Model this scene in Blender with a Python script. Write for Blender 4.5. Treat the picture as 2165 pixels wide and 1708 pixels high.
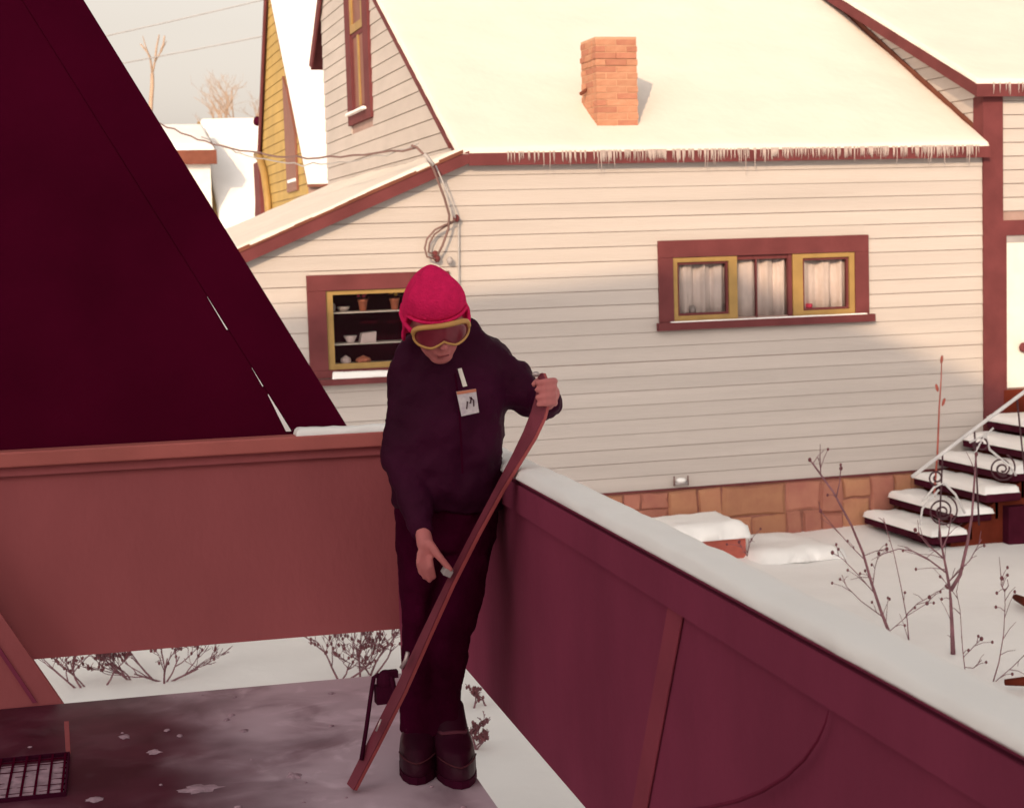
import bpy, bmesh, math, random
from mathutils import Vector, Matrix, noise
random.seed(7)
R = math.radians
scene = bpy.context.scene
for o in list(bpy.data.objects): bpy.data.objects.remove(o)
col = scene.collection

# ---------------------------------------------------------------- camera
F, CX, CY = 3500.0, 1082.5, 854.0            # focal length and centre in photograph units (2165 x 1708)
YAW, PITCH, ROLL, EYE = R(16.0), math.atan(329 / 3500.0), R(1.75), 1.5
fw = Vector((math.sin(YAW) * math.cos(PITCH), math.cos(YAW) * math.cos(PITCH), -math.sin(PITCH)))
r0 = Vector((math.cos(YAW), -math.sin(YAW), 0)); u0 = r0.cross(fw)
rt = math.cos(ROLL) * r0 - math.sin(ROLL) * u0
up = math.sin(ROLL) * r0 + math.cos(ROLL) * u0
EYEP = Vector((0, 0, EYE))
cam_d = bpy.data.cameras.new('camera'); cam = bpy.data.objects.new('camera', cam_d); col.objects.link(cam)
m = Matrix((rt, up, -fw)).transposed().to_4x4(); m.translation = EYEP
cam.matrix_world = m
cam_d.sensor_width = 36.0; cam_d.lens = 36.0 * F / 2165.0
cam_d.clip_start = 0.05; cam_d.clip_end = 3000
cam_d.dof.use_dof = True; cam_d.dof.focus_distance = 5.2; cam_d.dof.aperture_fstop = 9.0
scene.camera = cam

# ---------------------------------------------------------------- sky and sun
SUN_EL, SUN_AZ = R(20.0), R(30.0)             # low winter sun behind the camera, to its left
sund = Vector((math.sin(SUN_AZ) * math.cos(SUN_EL), math.cos(SUN_AZ) * math.cos(SUN_EL), -math.sin(SUN_EL)))
w = bpy.data.worlds.new('World'); scene.world = w; w.use_nodes = True
nt = w.node_tree; nt.nodes.clear()
sk = nt.nodes.new('ShaderNodeTexSky'); sk.sky_type = 'NISHITA'; sk.sun_disc = False
sk.sun_elevation = SUN_EL; sk.sun_rotation = math.pi + SUN_AZ
sk.air_density = 2.0; sk.dust_density = 3.5; sk.ozone_density = 1.0; sk.altitude = 0
hs = nt.nodes.new('ShaderNodeHueSaturation'); hs.inputs['Saturation'].default_value = 0.12
mx = nt.nodes.new('ShaderNodeMix'); mx.data_type = 'RGBA'; mx.blend_type = 'MULTIPLY'; mx.inputs[0].default_value = 1
mx.inputs[7].default_value = (1.0, 0.915, 0.85, 1)
bg = nt.nodes.new('ShaderNodeBackground'); bg.inputs[1].default_value = 0.15
ow = nt.nodes.new('ShaderNodeOutputWorld')
nt.links.new(sk.outputs[0], hs.inputs['Color']); nt.links.new(hs.outputs[0], mx.inputs[6])
nt.links.new(mx.outputs[2], bg.inputs[0]); nt.links.new(bg.outputs[0], ow.inputs[0])
sl = bpy.data.lights.new('sun', 'SUN'); sl.energy = 2.4; sl.angle = R(0.5); sl.color = (1.0, 0.71, 0.44)
so = bpy.data.objects.new('sun', sl); col.objects.link(so)
so.rotation_euler = sund.to_track_quat('-Z', 'Y').to_euler(); so.location = (-6, -12, 12)
vs = scene.view_settings
vs.view_transform = 'Standard'; vs.look = 'None'; vs.gamma = 1; vs.exposure = 0.35; vs.use_curve_mapping = False

# ---------------------------------------------------------------- helpers
def ray(x, y): return fw + ((x - CX) / F) * rt - ((y - CY) / F) * up
def aty(x, y, Y): d = ray(x, y); return EYEP + d * (Y / d.y)
def atx(x, y, X): d = ray(x, y); return EYEP + d * (X / d.x)
def atz(x, y, Z): d = ray(x, y); return EYEP + d * ((Z - EYE) / d.z)
PH = R(2.7)                                   # the deck is turned 2.7 degrees from the neighbouring house
DA = Vector((math.cos(PH), -math.sin(PH), 0)); DB = Vector((math.sin(PH), math.cos(PH), 0)); DZ = Vector((0, 0, 1))
def dk(a, b, z): return DA * a + DB * b + DZ * z
def atb(x, y, b): d = ray(x, y); return EYEP + d * (b / d.dot(DB))
def nz(p, s=1.0, o=0.0): return noise.noise(Vector((p[0] * s + o, p[1] * s + 3.1 * o, (p[2] if len(p) > 2 else 0) * s)))

class MB:
    def __init__(self, tf=None): self.v = []; self.f = []; self.tf = tf
    def add(self, vs, fs):
        n = len(self.v)
        self.v += [tuple(self.tf(*p)) if self.tf else tuple(p) for p in vs]
        self.f += [tuple(i + n for i in f) for f in fs]; return self
    def box(self, x0, x1, y0, y1, z0, z1):
        return self.add([(x0, y0, z0), (x1, y0, z0), (x1, y1, z0), (x0, y1, z0), (x0, y0, z1), (x1, y0, z1), (x1, y1, z1), (x0, y1, z1)],
                        [(0, 3, 2, 1), (4, 5, 6, 7), (0, 1, 5, 4), (1, 2, 6, 5), (2, 3, 7, 6), (3, 0, 4, 7)])
    def prism(self, poly, ext):                # poly: list of points, ext: extrusion vector
        n = len(poly); e = Vector(ext)
        vs = [Vector(p) for p in poly] + [Vector(p) + e for p in poly]
        fs = [tuple(range(n - 1, -1, -1)), tuple(range(n, 2 * n))] + [(i, (i + 1) % n, (i + 1) % n + n, i + n) for i in range(n)]
        return self.add(vs, fs)
    def tube(self, pts, rad, sides=6, cap=True, flat=None):
        pts = [Vector(p) for p in pts]; n = len(pts)
        if not hasattr(rad, '__len__'): rad = [rad] * n
        vs, fs = [], []
        prev = None
        for i, p in enumerate(pts):
            t = (pts[min(i + 1, n - 1)] - pts[max(i - 1, 0)])
            if t.length < 1e-9: t = Vector((0, 0, 1))
            t.normalize()
            ref = prev if prev is not None else (Vector((0, 0, 1)) if abs(t.z) < .9 else Vector((1, 0, 0)))
            x = ref - t * ref.dot(t)
            if x.length < 1e-6: x = Vector((1, 0, 0)) - t * t.x
            x.normalize(); y = t.cross(x); prev = x
            for k in range(sides):
                a = 2 * math.pi * k / sides
                vs.append(p + (x * math.cos(a) + y * math.sin(a)) * rad[i])
        for i in range(n - 1):
            for k in range(sides):
                k2 = (k + 1) % sides
                fs.append((i * sides + k, i * sides + k2, (i + 1) * sides + k2, (i + 1) * sides + k))
        if cap: fs += [tuple(range(sides - 1, -1, -1)), tuple(range((n - 1) * sides, n * sides))]
        return self.add(vs, fs)
    def ellipsoid(self, c, rx, ry, rz, mat=None, nu=14, nv=10):
        c = Vector(c); vs, fs = [], []
        for j in range(nv + 1):
            th = math.pi * j / nv
            for i in range(nu):
                ph = 2 * math.pi * i / nu
                q = Vector((rx * math.sin(th) * math.cos(ph), ry * math.sin(th) * math.sin(ph), rz * math.cos(th)))
                if mat is not None: q = mat @ q
                vs.append(c + q)
        for j in range(nv):
            for i in range(nu):
                i2 = (i + 1) % nu
                fs.append((j * nu + i, (j + 1) * nu + i, (j + 1) * nu + i2, j * nu + i2))
        return self.add(vs, fs)
    def capsule(self, p0, ra, p1, rb, sides=12):
        p0, p1 = Vector(p0), Vector(p1); t = (p1 - p0); L = t.length
        t = t / L if L > 1e-6 else Vector((0, 0, 1))
        pts, rad = [], []
        for k in range(5):
            a = math.pi / 2 * (1 - k / 4.0); pts.append(p0 - t * ra * math.sin(a)); rad.append(max(ra * math.cos(a), ra * .02))
        for k in range(5):
            a = math.pi / 2 * k / 4.0; pts.append(p1 + t * rb * math.sin(a)); rad.append(max(rb * math.cos(a), rb * .02))
        return self.tube(pts, rad, sides)
    def loft(self, rings):                     # rings: list of lists of points, same length, capped
        n = len(rings[0]); vs = [p for r in rings for p in r]; fs = []
        for i in range(len(rings) - 1):
            for k in range(n):
                k2 = (k + 1) % n
                fs.append((i * n + k, i * n + k2, (i + 1) * n + k2, (i + 1) * n + k))
        fs += [tuple(range(n - 1, -1, -1)), tuple(range((len(rings) - 1) * n, len(rings) * n))]
        return self.add(vs, fs)
    def build(self, name, mat, parent=None, smooth=False):
        me = bpy.data.meshes.new(name); me.from_pydata(self.v, [], self.f); me.validate()
        bm = bmesh.new(); bm.from_mesh(me); bmesh.ops.recalc_face_normals(bm, faces=bm.faces); bm.to_mesh(me); bm.free()
        if smooth:
            for p in me.polygons: p.use_smooth = True
        me.materials.append(mat)
        o = bpy.data.objects.new(name, me); col.objects.link(o)
        if parent: o.parent = parent
        return o

def tag(o, label=None, cat=None, group=None, kind=None):
    if label: o['label'] = label
    if cat: o['category'] = cat
    if group: o['group'] = group
    if kind: o['kind'] = kind
    return o
def empty(name, label, cat, group=None):
    o = bpy.data.objects.new(name, None); col.objects.link(o); o.empty_display_size = .1
    return tag(o, label, cat, group)
def bevel(o, wd=.004, seg=2):
    b = o.modifiers.new('bevel', 'BEVEL'); b.width = wd; b.segments = seg; b.limit_method = 'ANGLE'; return o

def snow_slab(p00, p10, p11, p01, th, nu, nv, edge, seed=0.0, rough=.25, scale=3.0, sag=.0):
    """soft layer of snow over a quad: rounded at the rim, uneven on top"""
    p00, p10, p11, p01 = map(Vector, (p00, p10, p11, p01))
    Lu = ((p10 - p00).length + (p11 - p01).length) / 2; Lv = ((p01 - p00).length + (p11 - p10).length) / 2
    def warp(t, L):                            # more rows near the rim
        return t
    us = [0, .25 * edge / Lu, .6 * edge / Lu] + [edge / Lu + (1 - 2 * edge / Lu) * i / nu for i in range(nu + 1)] + [1 - .6 * edge / Lu, 1 - .25 * edge / Lu, 1]
    vs_ = [0, .25 * edge / Lv, .6 * edge / Lv] + [edge / Lv + (1 - 2 * edge / Lv) * i / nv for i in range(nv + 1)] + [1 - .6 * edge / Lv, 1 - .25 * edge / Lv, 1]
    m_ = MB(); top, bot = [], []
    for v in vs_:
        for u in us:
            p = p00 * (1 - u) * (1 - v) + p10 * u * (1 - v) + p11 * u * v + p01 * (1 - u) * v
            d = min(u * Lu, (1 - u) * Lu, v * Lv, (1 - v) * Lv)
            k = min(d / edge, 1.0); h = th * math.sqrt(max(0, 1 - (1 - k) ** 2))
            h *= 1 + rough * nz(p, scale, seed) + .5 * rough * nz(p, scale * 2.7, seed + 5)
            j = .35 * edge * (1 - k)
            top.append(p + Vector((j * nz(p, 9, seed + 1), j * nz(p, 9, seed + 2), h + .0)))
            bot.append(p - Vector((0, 0, .004)))
    nu_, nv_ = len(us), len(vs_); N = nu_ * nv_
    fs = []
    for j in range(nv_ - 1):
        for i in range(nu_ - 1):
            a = j * nu_ + i; fs.append((a, a + 1, a + nu_ + 1, a + nu_)); fs.append((N + a, N + a + nu_, N + a + nu_ + 1, N + a + 1))
    rim = [i for i in range(nu_)] + [j * nu_ + nu_ - 1 for j in range(1, nv_)] + [(nv_ - 1) * nu_ + i for i in range(nu_ - 2, -1, -1)] + [j * nu_ for j in range(nv_ - 2, 0, -1)]
    for i in range(len(rim)):
        a, b = rim[i], rim[(i + 1) % len(rim)]; fs.append((a, N + a, N + b, b))
    return m_.add(top + bot, fs)

# ---------------------------------------------------------------- materials
def mat(name, c, rough=.7, var=.12, scale=6.0, bump=0.0, bscale=40.0, c2=None, spec=.3, stretch=None, metal=0.0, sheen=0.0, rnd=0.0):
    M = bpy.data.materials.new(name); M.use_nodes = True; n = M.node_tree; bs = n.nodes['Principled BSDF']
    bs.inputs['Roughness'].default_value = rough; bs.inputs['Specular IOR Level'].default_value = spec
    bs.inputs['Metallic'].default_value = metal
    if sheen: bs.inputs['Sheen Weight'].default_value = sheen
    tc = n.nodes.new('ShaderNodeTexCoord'); mp = n.nodes.new('ShaderNodeMapping')
    if stretch: mp.inputs['Scale'].default_value = stretch
    n.links.new(tc.outputs['Object'], mp.inputs[0])
    ns = n.nodes.new('ShaderNodeTexNoise'); ns.inputs['Scale'].default_value = scale; ns.inputs['Detail'].default_value = 6
    n.links.new(mp.outputs[0], ns.inputs['Vector'])
    rp = n.nodes.new('ShaderNodeValToRGB'); rp.color_ramp.elements[0].position = .3; rp.color_ramp.elements[1].position = .7
    if c2 is None:
        c0 = [max(0, x * (1 - var)) for x in c]; c1 = [min(1, x * (1 + var)) for x in c]
    else: c0, c1 = c, c2
    rp.color_ramp.elements[0].color = (*c0, 1); rp.color_ramp.elements[1].color = (*c1, 1)
    n.links.new(ns.outputs[0], rp.inputs[0])
    if rnd:
        oi = n.nodes.new('ShaderNodeObjectInfo'); mr = n.nodes.new('ShaderNodeMapRange'); mr.inputs[3].default_value = 1 - rnd; mr.inputs[4].default_value = 1 + rnd
        n.links.new(oi.outputs['Random'], mr.inputs[0]); hv = n.nodes.new('ShaderNodeHueSaturation'); n.links.new(mr.outputs[0], hv.inputs['Value'])
        n.links.new(rp.outputs[0], hv.inputs['Color']); n.links.new(hv.outputs[0], bs.inputs['Base Color'])
    else: n.links.new(rp.outputs[0], bs.inputs['Base Color'])
    if bump:
        nb = n.nodes.new('ShaderNodeTexNoise'); nb.inputs['Scale'].default_value = bscale; nb.inputs['Detail'].default_value = 5
        n.links.new(mp.outputs[0], nb.inputs['Vector'])
        bp = n.nodes.new('ShaderNodeBump'); bp.inputs['Strength'].default_value = bump; bp.inputs['Distance'].default_value = .02
        n.links.new(nb.outputs[0], bp.inputs['Height']); n.links.new(bp.outputs[0], bs.inputs['Normal'])
    return M
M = {}
M['snow'] = mat('snow', (.94, .93, .92), .55, .03, 2.0, .25, 9)
M['roof_snow'] = mat('roof_snow', (.80, .735, .67), .55, .03, 2.0, .25, 9)  # snow copy for sunlit slopes, the cream of the highlight put into its colour
M['smear'] = mat('trodden_snow', (.40, .27, .33), .7, .3, 30, .3, 60)
M['seam'] = mat('boot_stitching', (.085, .02, .03), .7, spec=.1)
M['siding'] = mat('siding', (.515, .462, .432), .6, .07, 1.5, .15, 30, stretch=(.25, 1, 4), rnd=.03)
M['joint'] = mat('joint', (.38, .26, .23), .9)
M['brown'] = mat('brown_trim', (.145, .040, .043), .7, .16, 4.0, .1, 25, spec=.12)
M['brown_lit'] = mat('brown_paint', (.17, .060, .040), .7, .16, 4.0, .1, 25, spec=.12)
M['ochre'] = mat('ochre_paint', (.34, .21, .07), .5, .12, 8.0)
M['yellow'] = mat('yellow_siding', (.46, .31, .10), .7, .12, 2.0)
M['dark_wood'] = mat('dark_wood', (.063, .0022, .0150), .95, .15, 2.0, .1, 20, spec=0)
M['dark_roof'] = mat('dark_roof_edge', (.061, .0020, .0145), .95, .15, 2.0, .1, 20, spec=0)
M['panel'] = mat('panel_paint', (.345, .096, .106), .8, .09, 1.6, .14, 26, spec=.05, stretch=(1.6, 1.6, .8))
M['panel_shaded'] = mat('panel_paint_shaded', (.228, .040, .082), .8, .14, 1.5, .14, 26, spec=.05, stretch=(1.6, 1.6, .8))  # same paint as the panel, with the dimmer light of this side put in
M['rail'] = mat('rail_paint', (.43, .125, .115), .7, .10, 5.0, .1, 30, spec=.1)
M['brace'] = mat('brace_paint', (.28, .056, .085), .8, .12, 3, .1, 30, spec=.05)
M['stone'] = mat('sandstone', (.40, .175, .115), .9, .2, 5, .5, 14, c2=(.48, .24, .14), spec=.1, rnd=.12)
M['stone2'] = mat('red_sandstone', (.36, .14, .11), .9, .2, 5, .5, 14, c2=(.43, .19, .135), spec=.1, rnd=.12)
M['mortar'] = mat('mortar', (.30, .130, .10), .95, .2, 9, .4, 30, spec=.05)
M['brick'] = mat('brick_orange', (.44, .195, .118), .85, .2, 14, .3, 30, c2=(.51, .26, .165), rnd=.08)
M['brick2'] = mat('brick_red', (.38, .15, .10), .85, .2, 14, .3, 30, c2=(.45, .20, .13), rnd=.08)
M['brickmortar'] = mat('brick_mortar', (.55, .32, .21), .95)
M['iron'] = mat('iron', (.06, .022, .03), .6)
M['railsnow'] = mat('rail_frost', (.62, .60, .60), .6)
M['tread'] = mat('stair_timber', (.050, .006, .015), .85, .3, 6, spec=.05)
M['stoop'] = mat('stoop_timber', (.12, .022, .012), .85, .35, 3, spec=.05)
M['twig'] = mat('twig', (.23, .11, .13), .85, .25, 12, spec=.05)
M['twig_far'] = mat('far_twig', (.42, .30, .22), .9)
M['berry'] = mat('berry', (.16, .05, .06), .7)
M['ice'] = mat('ice', (.46, .38, .36), .3, .10, 20, spec=.4)
M['pane'] = mat('glass_dark', (.03, .008, .014), .1, spec=.5)
M['curtain'] = mat('curtain', (.78, .71, .69), .8, .06, 10)
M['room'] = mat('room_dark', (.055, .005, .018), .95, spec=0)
M['white'] = mat('white_paint', (.74, .70, .65), .5, .05)
M['grey'] = mat('grey_metal', (.36, .33, .33), .5)
M['wire'] = mat('cable', (.20, .12, .11), .7)
M['wire_l'] = mat('cable_bare', (.42, .40, .40), .5)
M['clay'] = mat('terracotta', (.55, .20, .13), .8)
M['china'] = mat('china', (.70, .60, .60), .4)
M['leaf'] = mat('house_plant', (.12, .05, .05), .7)
M['petal'] = mat('petal', (.62, .06, .13), .7)
M['ypetal'] = mat('yellow_petal', (.70, .42, .08), .7)
M['skin'] = mat('skin', (.50, .165, .165), .6, .08, 30, spec=.2)
M['lip'] = mat('lip', (.26, .05, .06), .6)
M['jacket'] = mat('jacket_nylon', (.036, .0028, .018), .7, .3, 5, .25, 40, spec=.09)
M['trouser'] = mat('trouser_cloth', (.040, .0016, .014), .9, .2, 8, .2, 80, spec=.02)
M['boot'] = mat('boot_leather', (.036, .003, .014), .5, .2, 12, spec=.15)
M['bootlace'] = mat('boot_seam', (.12, .03, .05), .7, spec=.1)
M['hat'] = mat('hat_wool', (.66, .018, .112), .95, .10, 40, .5, 160, spec=.03)
M['goggle'] = mat('goggle_frame', (.50, .27, .09), .5, .1, 20)
M['lens'] = mat('goggle_lens', (.17, .020, .035), .2, .3, 12, spec=.4)
M['ski_base'] = mat('ski_wood', (.36, .075, .080), .5, .2, 10, spec=.2)
M['ski_top'] = mat('ski_top', (.17, .030, .050), .5, .2, 10, spec=.2)
M['metal'] = mat('steel', (.50, .42, .42), .35, metal=.6)
M['rubber'] = mat('black_strap', (.045, .004, .018), .8, spec=.05)
M['cord'] = mat('cord', (.17, .020, .050), .8, spec=.05)
M['ywin'] = mat('brown_window', (.22, .085, .06), .5)
M['snowbox'] = mat('red_boards', (.40, .10, .075), .8, .2, 8)
M['house_wall'] = mat('own_house_boards', (.45, .30, .24), .8, .1, 3)

def glass_material():
    G = bpy.data.materials.new('window_glass'); G.use_nodes = True; n = G.node_tree; n.nodes.clear()
    tr = n.nodes.new('ShaderNodeBsdfTransparent'); gl = n.nodes.new('ShaderNodeBsdfGlossy'); gl.inputs['Roughness'].default_value = .03
    fr = n.nodes.new('ShaderNodeFresnel'); fr.inputs[0].default_value = 1.28; mxs = n.nodes.new('ShaderNodeMixShader'); o_ = n.nodes.new('ShaderNodeOutputMaterial')
    tr.inputs[0].default_value = (.93, .91, .90, 1)
    gl.inputs[0].default_value = (.16, .14, .15, 1)
    n.links.new(fr.outputs[0], mxs.inputs[0]); n.links.new(tr.outputs[0], mxs.inputs[1]); n.links.new(gl.outputs[0], mxs.inputs[2]); n.links.new(mxs.outputs[0], o_.inputs[0]); return G
M['glass'] = glass_material()
# deck boards under a thin, swept film of snow
def deck_material():
    D = bpy.data.materials.new('deck_boards'); D.use_nodes = True; n = D.node_tree; bs = n.nodes['Principled BSDF']
    bs.inputs['Specular IOR Level'].default_value = .25
    tc = n.nodes.new('ShaderNodeTexCoord')
    def noise_(scale, detail, dist=0.0, st=None):
        mp = n.nodes.new('ShaderNodeMapping')
        if st: mp.inputs['Scale'].default_value = st
        n.links.new(tc.outputs['Object'], mp.inputs[0])
        k = n.nodes.new('ShaderNodeTexNoise'); k.inputs['Scale'].default_value = scale; k.inputs['Detail'].default_value = detail
        k.inputs['Distortion'].default_value = dist; n.links.new(mp.outputs[0], k.inputs['Vector']); return k.outputs[0]
    def math_(op, a, b):
        k = n.nodes.new('ShaderNodeMath'); k.operation = op; k.use_clamp = False
        for i, q in enumerate((a, b)):
            if isinstance(q, (int, float)): k.inputs[i].default_value = q
            else: n.links.new(q, k.inputs[i])
        return k.outputs[0]
    def ramp(v, a, b):
        k = n.nodes.new('ShaderNodeMapRange'); k.inputs[1].default_value = a; k.inputs[2].default_value = b; k.interpolation_type = 'SMOOTHSTEP'
        n.links.new(v, k.inputs[0]); return k.outputs[0]
    sx = n.nodes.new('ShaderNodeSeparateXYZ'); n.links.new(tc.outputs['Object'], sx.inputs[0])
    # the film lies thicker towards the swept heap at the rail side, thinner where people walk
    side = ramp(math_('ADD', math_('ADD', sx.outputs[0], math_('MULTIPLY', sx.outputs[1], .10)), math_('MULTIPLY', noise_(2.2, 3), .6)), .80, 1.32)
    film = math_('MULTIPLY', side, ramp(noise_(3.0, 9, .5), .08, .56))
    patch = ramp(noise_(7, 10, .5, (1, .8, 1)), .58, .74)
    streak = math_('MULTIPLY', ramp(noise_(4, 10, .9), .50, .72), .30)
    tot = math_('ADD', math_('MULTIPLY', film, .74), math_('MULTIPLY', math_('ADD', math_('MULTIPLY', patch, .22), streak), math_('ADD', math_('MULTIPLY', side, .85), .13)))
    mxx = n.nodes.new('ShaderNodeMix'); mxx.data_type = 'RGBA'; n.links.new(tot, mxx.inputs[0])
    rp = n.nodes.new('ShaderNodeValToRGB'); rp.color_ramp.elements[0].color = (.052, .005, .017, 1); rp.color_ramp.elements[1].color = (.105, .020, .042, 1)
    rp.color_ramp.elements[0].position = .35; rp.color_ramp.elements[1].position = .7
    n.links.new(noise_(4, 6), rp.inputs[0]); n.links.new(rp.outputs[0], mxx.inputs[6]); mxx.inputs[7].default_value = (.76, .60, .70, 1)
    n.links.new(mxx.outputs[2], bs.inputs['Base Color'])
    rr = n.nodes.new('ShaderNodeMapRange'); rr.inputs[3].default_value = .55; rr.inputs[4].default_value = .8; n.links.new(tot, rr.inputs[0]); n.links.new(rr.outputs[0], bs.inputs['Roughness'])
    bp = n.nodes.new('ShaderNodeBump'); bp.inputs['Strength'].default_value = .4; bp.inputs['Distance'].default_value = .01
    n.links.new(tot, bp.inputs['Height']); n.links.new(bp.outputs[0], bs.inputs['Normal'])
    return D
M['deck'] = deck_material()

# ================================================================ ground
GZ = -1.32
def gheight(x, y):
    def ss(a, b, t): t = min(1, max(0, (t - a) / (b - a))); return t * t * (3 - 2 * t)
    h = GZ + 7.6 * ss(26, 78, y) + 9 * ss(78, 420, y)
    h += .05 * noise.noise(Vector((x * .5, y * .5, 0))) + .02 * noise.noise(Vector((x * 2.1, y * 2.1, 4)))
    if y > 40: h += .8 * noise.noise(Vector((x * .03, y * .03, 9)))
    return h
def axis(a, b, near0, near1, fine, coarse):
    out = []; t = near0
    while t < near1: out.append(t); t += fine
    k = near1; s = coarse
    while k < b: out.append(k); k += s; s *= 1.25
    out.append(b); k = near0 - coarse; s = coarse
    while k > a: out.insert(0, k); k -= s; s *= 1.25
    out.insert(0, a); return out
gx = axis(-700, 700, -4, 12, .14, .5); gy = axis(-300, 900, 5, 15, .14, .5)
gm = MB(); gv = [(x, y, gheight(x, y)) for y in gy for x in gx]
gf = [(j * len(gx) + i, j * len(gx) + i + 1, (j + 1) * len(gx) + i + 1, (j + 1) * len(gx) + i) for j in range(len(gy) - 1) for i in range(len(gx) - 1)]
gm.add(gv, gf); tag(gm.build('ground', M['snow'], smooth=True), 'snow covered yard and hillside', None, None, 'structure')

# ================================================================ the house the deck belongs to (behind the camera; it shades yard and wall)
HB = -9.0
sh = [(1.94, .98), (3.82, 1.12), (5.61, 1.25), (6.35, 1.27), (6.93, .93), (7.75, .62), (9.08, .03), (11.0, -.80)]
def back(X, Z, Yw=14.5):
    t = (Yw - HB) / sund.y; return (X - t * sund.x, HB, Z - t * sund.z)
out = [back(*p) for p in sh]
sl0 = (out[1][2] - out[0][2]) / (out[1][0] - out[0][0])
out = [(-14.5, HB, out[0][2] - .3)] + out
out = out + [(out[-1][0], HB, GZ - .3), (-14.5, HB, GZ - .3)]
own = empty('house', 'house standing behind the camera whose roof shades the deck, yard and clapboard wall', 'house')
MB().prism(out, (0, -7.5, 0)).build('wall', M['house_wall'], own)
roofp = [Vector(p) for p in out[:-2]]
rm = MB()
for i in range(len(roofp) - 1):
    a, b = roofp[i], roofp[i + 1]
    rm.prism([a + Vector((0, -.02, .01)), b + Vector((0, -.02, .01)), b + Vector((0, -.02, .012)), a + Vector((0, -.02, .012))], (0, -7.6, 0))
rm.build('roof', M['snow'], own)

# ================================================================ clapboard house next door
W = 14.5
EXPO = .1346
Z0 = -.80
hs_ = empty('clapboard_house', 'cream clapboard house with brown trim and a snow covered roof', 'house')
wall = MB()
# backing walls (joints show this darker wood)
winL = (2.31, 3.60, .405, 1.315); winR = (5.605, 7.775, .735, 1.525)      # x0,x1,z0,z1 outside of the trim
def ztop(X): return 2.36 if X >= 3.75 else 2.36 + .405 * (X - 3.75)
def backing(mb, X0, X1, z0, topf):
    xs = sorted(set([X0, X1, 3.75] + [winL[0] + .12, winL[1] - .12, winR[0] + .15, winR[1] - .15]))
    for a, b in zip(xs[:-1], xs[1:]):
        mid = (a + b) / 2
        def col_(za0, za1, zb0, zb1):
            mb.prism([(a, W, za0), (b, W, zb0), (b, W, zb1), (a, W, za1)], (0, .12, 0))
        if winL[0] + .1 < mid < winL[1] - .1:
            col_(z0, winL[2] + .1, z0, winL[2] + .1); col_(winL[3] - .12, topf(a), winL[3] - .12, topf(b))
        elif winR[0] + .1 < mid < winR[1] - .1:
            col_(z0, winR[2] + .05, z0, winR[2] + .05); col_(winR[3] - .12, topf(a), winR[3] - .12, topf(b))
        else: col_(z0, topf(a), z0, topf(b))
backing(wall, .95, 9.07, Z0, ztop)
wallo = wall.build('wall', M['joint'], hs_)
# every clapboard is a board of its own
def board_y(xa0, xb0, xa1, xb1, z0, z1, par):
    g = .0055 + random.uniform(-.0015, .002); d0, d1 = .018 + random.uniform(-.002, .003), .013
    m_ = MB(); m_.add([(xa0, W - .001, z0), (xb0, W - .001, z0), (xb1, W - .001, z1 - g), (xa1, W - .001, z1 - g),
                       (xa0, W - d0, z0), (xb0, W - d0, z0), (xb1, W - d1, z1 - g), (xa1, W - d1, z1 - g)],
                      [(0, 1, 2, 3), (4, 7, 6, 5), (0, 4, 5, 1), (3, 2, 6, 7), (0, 3, 7, 4), (1, 5, 6, 2)])
    return m_.build('board', M['siding'], par)
def left_lim(z): return max(.95, 3.75 + (z - 2.36) / .405)
z = Z0
while z < 2.34:
    z1 = min(z + EXPO, 2.36)
    segs = [(None, 9.065)]
    cuts = []
    for wn in (winL, winR):
        if z1 > wn[2] and z < wn[3]: cuts.append((wn[0] + .03, wn[1] - .03))
    xs = [(left_lim(z), left_lim(z1))]
    cur0, cur1 = left_lim(z), left_lim(z1 - .0055)
    for c0, c1 in cuts:
        if c0 > max(cur0, cur1): board_y(cur0, c0, cur1, c0, z, z1, wallo)
        cur0 = cur1 = c1
    for wn in (winL, winR):
        if z < wn[3] < z1 and z1 - wn[3] > .012: board_y(wn[0] + .03, wn[1] - .03, wn[0] + .03, wn[1] - .03, wn[3] + .001, z1, wallo)
        if z < wn[2] < z1 and wn[2] - z > .03: board_y(wn[0] + .03, wn[1] - .03, wn[0] + .03, wn[1] - .03, z, wn[2] + .006, wallo)
    board_y(cur0, 9.065, cur1, 9.065, z, z1, wallo)
    z = z1
# left window ------------------------------------------------------------------
def ring(mb, x0, x1, z0, z1, t, y0, y1, tb=None, tt=None):
    tb = t if tb is None else tb; tt = t if tt is None else tt
    mb.box(x0, x0 + t, y0, y1, z0 + tb, z1 - tt); mb.box(x1 - t, x1, y0, y1, z0 + tb, z1 - tt)
    mb.box(x0, x1, y0, y1, z1 - tt, z1); mb.box(x0, x1, y0, y1, z0, z0 + tb); return mb
wl = MB(); ring(wl, winL[0], winL[1], winL[2], winL[3], .165, W - .045, W + .04, tb=.07, tt=.14)
wlo = tag(bevel(wl.build('window', M['brown'], hs_)), 'brown framed window with shelves of pots and dishes')
X0, X1, ZA, ZB = winL[0] + .165, winL[1] - .165, winL[2] + .07, winL[3] - .14
sa = MB(); ring(sa, X0 + .003, X1 - .003, ZA + .003, ZB - .003, .06, W - .02, W + .03, tb=.05, tt=.035); sa.build('sash', M['ochre'], wlo)
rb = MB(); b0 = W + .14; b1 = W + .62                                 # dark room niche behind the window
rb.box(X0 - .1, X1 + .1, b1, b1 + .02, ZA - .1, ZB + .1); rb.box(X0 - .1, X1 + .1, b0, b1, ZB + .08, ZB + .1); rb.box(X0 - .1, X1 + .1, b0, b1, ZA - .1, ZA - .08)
rb.box(X0 - .1, X0 - .08, b0, b1, ZA - .08, ZB + .08); rb.box(X1 + .08, X1 + .1, b0, b1, ZA - .08, ZB + .08); rb.build('niche', M['room'], wlo)
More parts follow.
